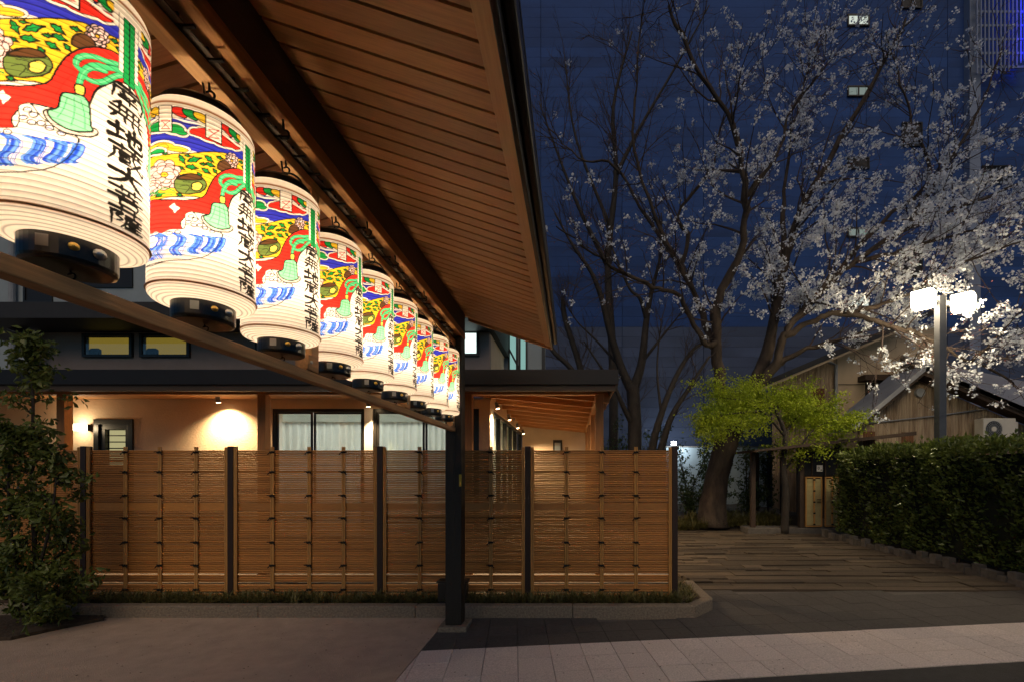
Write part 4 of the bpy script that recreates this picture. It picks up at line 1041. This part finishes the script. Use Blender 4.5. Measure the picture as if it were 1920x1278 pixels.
for (a, b, lab) in ((1507.5, 1540, 'left leaf of the yellow bamboo gate with two bar handles'), (1544, 1571, 'right leaf of the yellow bamboo gate beside the hedge')):
    leaf = T('bamboo_gate_leaf', lab, 'gate leaf', (PX(a, GX), GX-.05, .17), 'bamboo gate leaves')
    x0, x1, z0, z1 = PX(a, GX)+.01, PX(b, GX)-.01, .19, PZ(893, GX)
    frame(x0, x1, z0, z1, GX-.07, .03, .05, leaf, 'leaf_frame', M_batten)
    nn_ = 34; me = MB().tube([(-(x1-x0)/2+.03, 0, 0), ((x1-x0)/2-.03, 0, 0)], .016, 6).mesh('slat', M_gatepanel)
    for k in range(int((z1-z0-.08)/.034)): piece('slat', me, leaf, ((x0+x1)/2, GX-.045, z0+.055+.034*k))
    xm = x0+(x1-x0)*.5
    bt = B(xm-.02, xm+.02, GX-.085, GX-.0715, z0+.03, z1-.03).build('batten', M_batten, leaf)
    for k in range(5): B(xm-.028, xm+.028, GX-.095, GX-.0855, z0+.06+k*(z1-z0-.15)/4-.012, z0+.06+k*(z1-z0-.15)/4+.03).build('cord_tie', M_cord, bt)
    if a < 1520:
        for k in (0, 1): MB().tube([(x0+.30, GX-.09, .86+.07*k), (x1-.04, GX-.09, .86+.07*k)], .009, 6).build('handle', M_oldwood, leaf)

# street lamp
LY = 9.5
lamp = T('street_lamp', 'square post street lamp with two glowing box heads above the hedge', 'street lamp', (PX(1763, LY), LY, 0))
lx = PX(1763, LY)
B(lx-.075, lx+.075, LY-.075, LY+.075, 0, PZ(556, LY)).build('post', M_lpost, lamp, bevel=.01)
M_lampglow = emit('lamp_glow', (1, .80, .50), 48)
zc = PZ(564, LY); HS = .36; HH = .31; HR = R(40)
def turned(cx, cy, boxes):
    mb = MB()
    for q in boxes: mb.box(*q)
    ca, sa = math.cos(HR), math.sin(HR); mb.v = [(cx+x*ca-y*sa, cy+x*sa+y*ca, z) for x, y, z in mb.v]; return mb
for (px_c, dy) in ((1731, -.05), (1806, .12)):
    cx, cyy = PX(px_c, LY+dy), LY+dy; s_ = HS/2
    g = turned(cx, cyy, [(-s_, s_, -s_, s_, zc-HH/2, zc+HH/2)]).build('lamp_box', M_lampglow, lamp, bevel=.008)
    turned(cx, cyy, [(-s_-.012, s_+.012, -s_-.012, s_+.012, zc+HH/2+.002, zc+HH/2+.03)]).build('lamp_lid', M_lpost, lamp, bevel=.004)
    for i in (-1, 1):
        for j in (-1, 1): turned(cx, cyy, [(i*s_-.011, i*s_+.011, j*s_-.011, j*s_+.011, zc-HH/2-.004, zc+HH/2)]).build('corner_bar', M_lpost, g)
    turned(cx, cyy, [(-s_-.012, s_+.012, -s_-.012, -s_+.006, zc-HH/2-.006, zc-HH/2+.018), (-s_-.012, -s_+.006, -s_+.007, s_+.012, zc-HH/2-.006, zc-HH/2+.018)]).build('lower_rim', M_lpost, g)
    MB().bar((lx+math.copysign(.07, cx-lx), LY, zc-.05), (cx-math.copysign(.16, cx-lx), cyy, zc-.05), .06, .09).build('arm', M_lpost, lamp)

# ================================================================== VEGETATION
def catmull(pts, n=5):
    p = [Vector(q) for q in pts]; out = []; N = len(p)
    for i in range(N-1):
        a, b, c, d = p[max(i-1, 0)], p[i], p[i+1], p[min(i+2, N-1)]
        for k in range(n):
            t = k/n; out.append(.5*((2*b)+(c-a)*t+(2*a-5*b+4*c-d)*t*t+(3*b-a-3*c+d)*t**3))
    out.append(p[-1]); return out
def taper(n, r0, r1, pw=1.0): return [r0+(r1-r0)*(i/(n-1))**pw for i in range(n)]
def child(path, t, length, ang, rg, up=.25, wig=.12, seg=5):
    i = min(int(t*(len(path)-1)), len(path)-2); p = path[i].lerp(path[i+1], t*(len(path)-1)-i); d = (path[i+1]-path[i]).normalized()
    o = d.orthogonal().normalized(); o.rotate(Matrix.Rotation(rg.uniform(0, 2*math.pi), 3, d))
    v = (d*math.cos(ang)+o*math.sin(ang)+Vector((0, 0, up*rg.uniform(.3, 1.2)))).normalized(); out = [p.copy()]; q = p.copy()
    for k in range(seg):
        v = (v+Vector((rg.gauss(0, wig), rg.gauss(0, wig), rg.gauss(0, wig)+up*.12))).normalized(); q = q+v*(length/seg); out.append(q.copy())
    return out
def blossoms(name, cents, rad, per, size, parent, m, c2=None):
    n = len(cents)*per; c = np.repeat(np.array([tuple(q) for q in cents]), per, 0)+nrg.normal(size=(n, 3))*rad
    a, b, w = rot_frames(n); s = (size*nrg.uniform(.6, 1.2, n))[:, None]; V = [c-w*s*.25]
    for k in range(5):
        t = 2*math.pi*k/5; V.append(c+(a*math.cos(t)+b*math.sin(t))*s)
    V = np.stack(V, 1); i = np.arange(n)[:, None]*6
    f = np.concatenate([i+np.array([[0, 1+k, 1+(k+1) % 5]]) for k in range(5)])
    me = np_mesh(name, V.reshape(-1, 3), [f]); me.materials.append(m); return part_mesh(name, me, parent)
def ss(a, b, x): t = max(0, min(1, (x-a)/(b-a))); return t*t*(3-2*t)

# cherry tree --------------------------------------------------------
CY_ = 13.5
cherry = T('cherry_tree', 'large leaning cherry tree with pale blossom over the timber path', 'tree', P(1343, 962, CY_))
rg = random.Random(21)
def limb(pts): return catmull([P(x, y, Y) for x, y, Y in pts], 5)
trunk = limb([(1334, 985, 13.5), (1339, 930, 13.5), (1351, 868, 13.5), (1372, 802, 13.5), (1400, 752, 13.5)])
mb = MB(); mb.tube(trunk, [(.34+.22*math.exp(-i/2.6))*(1+.04*math.sin(i*2.1)) for i in range(len(trunk))], 18)
mains = [
 ([(1374,800,13.5),(1352,735,13.3),(1343,640,13.2),(1347,562,13.0),(1390,470,12.6),(1396,371,12.2),(1372,235,12.0),(1300,120,11.6),(1255,10,11.4)], .27, .04),
 ([(1394,762,13.5),(1422,705,13.5),(1446,630,13.4),(1470,500,13.2),(1500,400,13.0),(1560,290,12.8),(1640,150,12.6),(1700,40,12.5)], .30, .04),
 ([(1412,730,13.4),(1452,684,13.0),(1469,630,12.7),(1498,591,12.4),(1556,530,12.0),(1604,488,11.8),(1700,430,11.5),(1800,390,11.2),(1930,335,11)], .20, .03),
 ([(1343,645,13.2),(1321,640,13.0),(1273,559,12.6),(1224,537,12.2),(1154,508,11.8),(1106,469,11.5),(1040,420,11.2)], .13, .02),
 ([(1345,650,13.2),(1333,640,13.4),(1305,556,13.8),(1276,498,14),(1215,410,14.2),(1152,313,14.4),(1085,297,14.6),(1020,230,14.8)], .15, .02),
 ([(1276,498,14),(1290,440,14),(1269,403,14),(1332,320,13.6),(1350,240,13.4),(1400,140,13)], .10, .02),
 ([(1469,630,12.7),(1527,601,12.2),(1585,588,11.8),(1642,604,11.3),(1694,617,11),(1755,639,10.8),(1819,678,10.6),(1910,720,10.5)], .13, .025),
 ([(1455,681,13),(1514,655,12.6),(1578,636,12.3),(1630,620,12)], .12, .03),
 ([(1585,588,11.8),(1642,575,11.4),(1716,543,11),(1771,508,10.8),(1835,482,10.7),(1930,450,10.6)], .09, .02),
 ([(1556,530,12),(1650,420,12),(1743,340,12),(1720,254,12.2),(1689,156,12.4),(1660,60,12.4)], .09, .02),
 ([(1470,500,13.2),(1468,400,13.6),(1474,330,14),(1500,180,14.4),(1545,50,14.6)], .12, .02),
 ([(1305,556,13.8),(1240,430,13.4),(1190,280,13.2),(1195,130,13),(1205,20,13)], .10, .02),
 ([(1700,430,11.5),(1760,330,11.6),(1830,220,11.8),(1880,90,12)], .08, .02),
 ([(1396,371,12.2),(1450,300,12),(1490,200,11.8),(1560,110,11.6)], .08, .02),
 ([(1604,488,11.8),(1690,470,11.2),(1790,440,10.8),(1900,420,10.6)], .07, .02),
 ([(1819,678,10.6),(1860,640,10.6),(1900,600,10.8),(1940,560,11)], .05, .015),
]
paths = []
for pts, r0, r1 in mains:
    p = limb(pts); p = [q+Vector((rg.gauss(0, .02), rg.gauss(0, .02), rg.gauss(0, .02))) if 0 < i else q for i, q in enumerate(p)]
    mb.tube(p, taper(len(p), r0*.82, r1*.8, .7), 9); paths.append((p, r0, r1))
from mathutils import noise as mnoise
def gnarl(mb, k=1.0):
    out = []
    for v in mb.v:
        q = Vector(v); n1 = mnoise.noise_vector(q*2.3)*.05+mnoise.noise_vector(q*7)*.022; out.append(tuple(q+n1*k))
    mb.v = out
gnarl(mb)
mb.build('trunk', M_bark, cherry, smooth=True)
tw = MB(); cents = []; bud_c = []
def dens(p):
    clump = ss(-.25, .35, mnoise.noise(p*.9)+.6*mnoise.noise(p*2.3))*1.5+.22
    return clump*(.10+.90*ss(1.6, 5.0, p.x))*(1-.78*ss(8.0, 12.5, p.z))*(.6+.4*ss(3, 4.5, p.z))
nchild = 0
for p, r0, r1 in paths:
    L = sum((p[i+1]-p[i]).length for i in range(len(p)-1)); n1 = int(L*2.7)+4
    for _ in range(n1):
        t = rg.uniform(.28 if r0 > .11 else .08, 1.0); c1 = child(p, t, rg.uniform(.8, 2.3), R(rg.uniform(25, 70)), rg, .2, .14, 6)
        ra = max(.010, (r0+(r1-r0)*t)*.28); ra = min(ra, .035); tw.tube(c1, taper(len(c1), ra, .006), 5, False)
        for _ in range(rg.randint(4, 7)):
            c2 = child(c1, rg.uniform(.15, 1), rg.uniform(.35, 1.0), R(rg.uniform(25, 65)), rg, .15, .15, 4); tw.tube(c2, taper(len(c2), .0065, .0035), 4, False)
            for c3 in [child(c2, rg.uniform(.2, 1), rg.uniform(.15, .4), R(rg.uniform(25, 60)), rg, .1, .15, 2) for _ in range(2)]:
                tw.tube(c3, taper(len(c3), .004, .0025), 3, False)
                for q in c3[1:]:
                    if rg.random() < dens(q)*.42: cents.append(q)
            for q in c2[1:]:
                if rg.random() < dens(q)*.55: cents.append(q)
                if rg.random() < .5: bud_c.append(q)
        for q in c1[2:]:
            if rg.random() < dens(q)*.5: cents.append(q)
tw.build('twigs', M_twig, cherry)
print('cherry clusters', len(cents))
blossoms('blossom', cents, .042, 12, .030, cherry, M_petal)
blossoms('buds', bud_c, .05, 2, .012, cherry, M_bud)

# bare multi-stemmed tree -------------------------------------------------
def bare_tree(label, base, stems, m=M_bark2, seed=5, n_tw=1.5, tl=(.5, 1.5)):
    t = T('bare_tree', label, 'tree', base, 'bare trees behind the fence'); r2 = random.Random(seed); mb = MB(); tw = MB()
    for pts, r0, r1 in stems:
        p = catmull([P(*q) for q in pts], 5); mb.tube(p, taper(len(p), r0, r1, .8), 8)
        L = sum((p[i+1]-p[i]).length for i in range(len(p)-1))
        for _ in range(int(L*n_tw)+2):
            tt = r2.uniform(.35, 1); c1 = child(p, tt, r2.uniform(*tl), R(r2.uniform(20, 50)), r2, .35, .09, 5); tw.tube(c1, taper(6, .016, .005), 5, False)
            for _ in range(5):
                c2 = child(c1, r2.uniform(.15, 1), r2.uniform(.25, .8), R(r2.uniform(15, 45)), r2, .3, .09, 4); tw.tube(c2, taper(5, .006, .003), 3, False)
                c3 = child(c2, r2.uniform(.2, .9), r2.uniform(.2, .5), R(r2.uniform(15, 45)), r2, .3, .09, 3); tw.tube(c3, taper(4, .004, .0025), 3, False)
    mb.build('trunk', m, t, smooth=True); tw.build('twigs', M_twig, t); return t
bY = 14.5
bare_tree('dark bare tree forking into slim stems just right of porch roof', P(1188, 990, bY), [
 ([(1192,1000,bY),(1190,900,bY),(1190,790,bY),(1186,722,bY)], .26, .20),
 ([(1186,735,bY),(1165,690,bY),(1143,620,bY-.2),(1128,560,bY-.4),(1108,510,bY-.6),(1075,462,bY-.8),(1040,400,bY-1)], .17, .02),
 ([(1187,730,bY),(1203,680,bY),(1212,600,bY+.2),(1222,545,bY+.3),(1238,480,bY+.4),(1240,400,bY+.5)], .17, .02),
 ([(1212,600,bY+.2),(1200,560,bY),(1180,540,bY),(1150,470,bY),(1130,400,bY)], .08, .015),
 ([(1188,800,bY),(1168,760,bY-.3),(1150,720,bY-.5),(1128,690,bY-.6),(1095,640,bY-.7)], .10, .02),
 ([(1165,690,bY),(1120,640,bY+.4),(1080,600,bY+.6),(1060,560,bY+.7)], .05, .012),
 ([(1203,680,bY),(1250,620,bY+.3),(1290,570,bY+.6)], .06, .012)])
bare_tree('dark bare stems rising to the right of the forked tree', P(1215, 985, 13.2), [
 ([(1212,990,13.2),(1222,850,13.2),(1240,775,13.2),(1268,705,13.2),(1300,655,13.1),(1330,640,13)], .15, .03),
 ([(1225,900,13.2),(1255,790,13.2),(1290,730,13.1),(1330,668,13)], .13, .03),
 ([(1240,775,13.2),(1232,690,13.4),(1240,600,13.6)], .05, .012)], seed=9, n_tw=1.6, tl=(.4, 1.1))
bare_tree('pollarded bare tree partly hidden behind the canopy eave', P(1085, 985, 15.5), [
 ([(1100,990,15.5),(1098,760,15.5),(1088,690,15.5),(1060,600,15.5),(1055,560,15.5)], .16, .07),
 ([(1098,740,15.5),(1070,690,15.5),(1035,655,15.5),(1010,600,15.5)], .11, .06)], seed=13, n_tw=2.2, tl=(.4, 1.2))
bare_tree('tall dark bare tree at the back with fine upper twigs', P(1150, 985, 17.5), [
 ([(1150,990,17.5),(1150,700,17.5),(1140,500,17.5),(1155,330,17.4),(1150,200,17.3),(1185,60,17.3)], .22, .03),
 ([(1140,500,17.5),(1090,400,17.5),(1050,300,17.5),(1010,190,17.5)], .11, .02),
 ([(1155,330,17.4),(1200,240,17.2),(1270,120,17.2),(1330,10,17.2)], .09, .02),
 ([(1146,430,17.5),(1080,260,17.6),(1060,120,17.6)], .08, .02)], seed=17, n_tw=1.7, tl=(.7, 2.0))

# young maple -------------------------------------------------------------
MY = 12.3
maple = T('young_maple', 'young maple with fresh lime green leaves in front of cherry trunk', 'tree', P(1470, 992, MY))
mb = MB(); p = catmull([P(1471, 1000, MY), P(1473, 920, MY), P(1468, 870, MY), P(1472, 815, MY), P(1455, 770, MY)], 5); mb.tube(p, taper(len(p), .11, .045), 9)
lims = [[(1470, 880, MY), (1495, 850, MY-.1), (1512, 820, MY-.2), (1540, 795, MY-.2), (1575, 790, MY-.2)], [(1470, 815, MY), (1430, 770, MY-.3), (1390, 750, MY-.5), (1345, 745, MY-.6)], [(1470, 800, MY), (1440, 745, MY), (1410, 735, MY+.2), (1370, 740, MY+.4)], [(1472, 815, MY), (1500, 775, MY+.2), (1540, 770, MY+.3)], [(1430, 770, MY-.3), (1370, 775, MY-.7), (1320, 790, MY-.8)], [(1455, 770, MY), (1470, 745, MY+.3), (1500, 755, MY+.4)]]
cl = []
r2 = random.Random(4)
for l in lims:
    q = catmull([P(*z) for z in l], 5); mb.tube(q, taper(len(q), .04, .008), 6, False)
    for _ in range(30):
        c1 = child(q, r2.uniform(.15, 1), r2.uniform(.3, .95), R(r2.uniform(30, 80)), r2, -.22, .08, 4); mb.tube(c1, taper(5, .006, .002), 3, False)
        cl += [(z, 1) for z in c1[1:]]
mb.build('trunk', M_bark2, maple, smooth=True)
n = 27000; ci = nrg.integers(0, len(cl), n); base = np.array([tuple(z) for z, _ in cl])[ci]+nrg.normal(size=(n, 3))*np.array((.11, .11, .04))
base[:, 2] -= np.abs(nrg.normal(size=n))*.16*(nrg.random(n) < .4)
part_mesh('crown', leaf_mesh('crown', base, .055, M_maple, .25, 1.3, .2), maple)

# hedge -------------------------------------------------------------------
hx0, hx1, hy0, hy1, hz = 6.75, 7.9, 3.2, 11.6, 2.12
hedge = T('clipped_hedge', 'clipped dark green hedge along the right of the timber path', 'hedge', (7.3, 7.5, 0))
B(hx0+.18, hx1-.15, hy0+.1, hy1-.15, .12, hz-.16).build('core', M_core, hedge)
pts = []; ax = []
def hs(n, fn, nrm):
    for _ in range(n): pts.append(fn()); ax.append(nrm)
U = rng.uniform
def bulge(y, z): return .11*math.sin(y*2.1+z*1.7)+.08*math.sin(y*5.3-z*3.1)+.04*math.sin(y*11+z*9)
hs(15000, lambda: (lambda y, z: (hx0+.08-bulge(y, z)+U(-.09, .16), y, z))(U(hy0, hy1), U(.14, hz)), (-.8, -.15, .35))
hs(9000, lambda: (lambda x, y: (x, y, hz+.05*math.sin(y*3.1+x*2)+.03*math.sin(y*7)+U(-.12, .09)))(U(hx0, hx1), U(hy0, hy1)), (-.2, -.1, .9))
hs(900, lambda: (lambda y: (U(hx0-.02, hx1), y, hz+U(.02, .2)*abs(math.sin(y*4.7+1.3*math.sin(y*11)))))(U(hy0, hy1)), (-.3, -.1, .8))
hs(2600, lambda: (U(hx0, hx1), hy1+U(-.12, .08), U(.15, hz)), (-.2, .6, .3))
hs(1500, lambda: (U(hx0, hx1), hy0+U(-.08, .12), U(.15, hz)), (-.2, -.8, .3))
tag(part_mesh('foliage', leaf_mesh('foliage', np.array(pts), .09, M_hedge, 0, 1.9, .3, np.array(ax)), hedge), kind='stuff')
mb = MB()
for k in range(22):
    y = hy0+.3+k*.37; b = MB().tube([(hx0+.3, y, -.03), (hx0+.28+U(-.1, .1), y+U(-.1, .1), .5)], .018, 6).build('stem', M_bark2, hedge)
me_s = [MB().box(-.06, .06, -.07, .07, -.05, h).mesh('edging_post', M_stone) for h in (.10, .14, .19)]
edg = T('hedge_edging', 'row of low upright stone and timber posts along hedge foot', 'edging', (6.5, 8, 0))
for k in range(52):
    y = 4.2+k*.148; piece('edging_post', me_s[rng.randrange(3)], edg, (6.53+U(-.012, .012), y, 0), (0, 0, U(-.08, .08)))

# slender shrub in the left foreground -----------------------------------------
SY = 4.85
struct(MB().prism([(PX(-400, SY), 4.2), (PX(20, 4.5), 4.5), (PX(120, 4.85), 4.82), (PX(195, 5.1), 5.1), (PX(195, 5.19), 5.19), (PX(-400, SY), 5.19)], 'z', -.02, .035).build('shrub_bed', M_soil))
shrub = T('leafy_young_tree', 'slender leafy evergreen sapling at the left picture edge before the fence', 'tree', P(70, 1165, SY))
mb = MB(); cl = []; r2 = random.Random(8)
for (pts_, r0) in (([(70, 1170, SY), (66, 1050, SY), (60, 900, SY), (62, 760, SY), (60, 690, SY), (66, 645, SY)], .026), ([(62, 1100, SY), (90, 1000, SY-.1), (105, 900, SY), (100, 850, SY)], .016), ([(55, 1150, SY), (25, 1030, SY-.15), (15, 900, SY-.1), (22, 800, SY-.1)], .018), ([(66, 1080, SY), (120, 1030, SY+.1), (135, 980, SY+.1)], .012), ([(60, 1120, SY), (0, 1050, SY), (-30, 960, SY)], .014), ([(75, 1165, SY), (105, 1120, SY-.1), (125, 1070, SY-.1)], .01), ([(60, 1165, SY), (20, 1125, SY-.15), (-10, 1090, SY-.1)], .01), ([(70, 1165, SY), (70, 1130, SY-.25), (60, 1080, SY-.3)], .01), ([(72, 1165, SY), (95, 1140, SY+.15), (110, 1100, SY+.2)], .01)):
    p = catmull([P(*z) for z in pts_], 5); mb.tube(p, taper(len(p), r0, .005), 7, False); L = sum((p[i+1]-p[i]).length for i in range(len(p)-1))
    for _ in range(int(L*17)):
        tt = r2.uniform(.12, 1); ln = (.30 if tt < .75 else .17)*r2.uniform(.5, 1.2)
        c1 = child(p, tt, ln, R(r2.uniform(35, 80)), r2, .1, .12, 4); mb.tube(c1, taper(5, .005, .002), 4, False); cl += c1[1:]
    cl += p[-3:]
mb.build('trunk', M_bark2, shrub, smooth=True)
n = 6200; ci = nrg.integers(0, len(cl), n); base = np.array([tuple(z) for z in cl])[ci]+nrg.normal(size=(n, 3))*.035
part_mesh('crown', leaf_mesh('crown', base, .07, M_leaf_sh, .35, 2.1, .25), shrub)

# shrubs lit by the floodlight and undergrowth in the far bed --------------------
def bush(label, px, py, Y, h, rad, n, size, m=M_leaf, seed=1, name='garden_shrub', grp='shrubs in the far garden bed', lean=.25):
    b = P(px, py, Y); t = T(name, label, 'shrub', b, grp); r2 = random.Random(seed); mb = MB(); cl = []
    for _ in range(5):
        a = r2.uniform(0, 6.28); s = r2.uniform(.1, 1); p = catmull([b, b+Vector((rad*.3*s*math.cos(a), rad*.3*s*math.sin(a), h*.45)), b+Vector((rad*s*math.cos(a), rad*s*math.sin(a), h*r2.uniform(.75, 1)))], 5)
        mb.tube(p, taper(len(p), .02, .006), 5, False)
        for _ in range(12):
            c1 = child(p, r2.uniform(.2, 1), rad*r2.uniform(.25, .7), R(r2.uniform(30, 75)), r2, .2, .12, 4); mb.tube(c1, taper(5, .006, .003), 3, False); cl += c1[1:]
    mb.build('stem', M_bark2, t)
    ci = nrg.integers(0, len(cl), n); base = np.array([tuple(z) for z in cl])[ci]+nrg.normal(size=(n, 3))*.06
    part_mesh('crown', leaf_mesh('crown', base, size, m, .2, 2.0, .25), t)
bush('thin leafy shrub against the floodlit wall beside the fence end', 1290, 965, 16.5, 2.6, .8, 700, .11, seed=2)
bush('leafy shrub between the cherry trunk and floodlit wall', 1325, 962, 17.5, 3.4, .7, 800, .12, seed=3)
bush('thin shrub right of the cherry trunk before the pale wall', 1400, 962, 16, 2.6, .6, 800, .10, seed=4)
bush('low dark bush at the foot of the cherry trunk, left side', 1292, 968, 14.6, .9, .7, 1000, .10, seed=5)
bush('low dark bush right of the cherry trunk foot', 1405, 968, 14.4, .9, .8, 1000, .10, seed=6)
bush('leafy shrub behind the forked bare tree stems', 1235, 965, 16.8, 3.2, 1.1, 1200, .11, seed=7)
bush('leafy shrub behind porch corner at left of the bare tree', 1160, 965, 16.8, 3.4, .9, 900, .11, seed=8)
bush('tall shrub beside the dark gateway opening', 1440, 970, 15.2, 2.5, .6, 700, .10, seed=9)
bush('leafy shrub below the maple crown', 1360, 962, 18.2, 3.9, .9, 900, .11, seed=10)
rt = []
for k in range(420):
    x = rng.uniform(2.0, 6.3); yv = 13.05-.25*math.sin(x*.8)-.05*(x-4)+abs(rng.gauss(.0, .35))
    for q in range(10): rt.append((x+rng.gauss(0, .03), yv+rng.gauss(0, .03), .02+.36*max(0, min(1, (yv-12.95)/1.0))))
ume = blade_mesh('undergrowth', np.array(rt), .30, .022, M_grass, 1.0)
tag(link(bpy.data.objects.new('undergrowth', ume)), 'leafy undergrowth along the far edge of the timber path', 'undergrowth', kind='stuff')
# stacked flat stones edging the far bed
for k in range(9):
    pass
# dark utility box behind the canopy post
ub = T('utility_box', 'low dark box in the planting strip behind the canopy post', 'box', (PX(848, 5.42), 5.42, .1))
B(PX(823, 5.42), PX(876, 5.42), 5.36, 5.5, .10, .36).build('casing', M_post, ub, bevel=.012); B(PX(821, 5.42), PX(878, 5.42), 5.35, 5.51, .361, .38).build('lid', M_post, ub, bevel=.006)
# scattered fallen petals and leaves on the pavement
n = 420; px_ = nrg.uniform(-5.2, 5.5, n); py_ = nrg.uniform(3.2, 5.18, n)
pp = np.stack([px_, py_, np.full(n, .004)], 1); th2 = nrg.uniform(0, 6.28, n); s = nrg.uniform(.005, .012, n)
V = np.stack([pp+np.stack([np.cos(th2+k*2.1)*s, np.sin(th2+k*2.1)*s, nrg.uniform(0, .004, n)], 1) for k in range(3)], 1)
me = np_mesh('litter', V.reshape(-1, 3), [np.arange(n*3).reshape(-1, 3)]); me.materials.append(M_soil)
tag(link(bpy.data.objects.new('leaf_litter', me)), 'specks of fallen leaves scattered over the paving', 'leaf litter', kind='stuff')
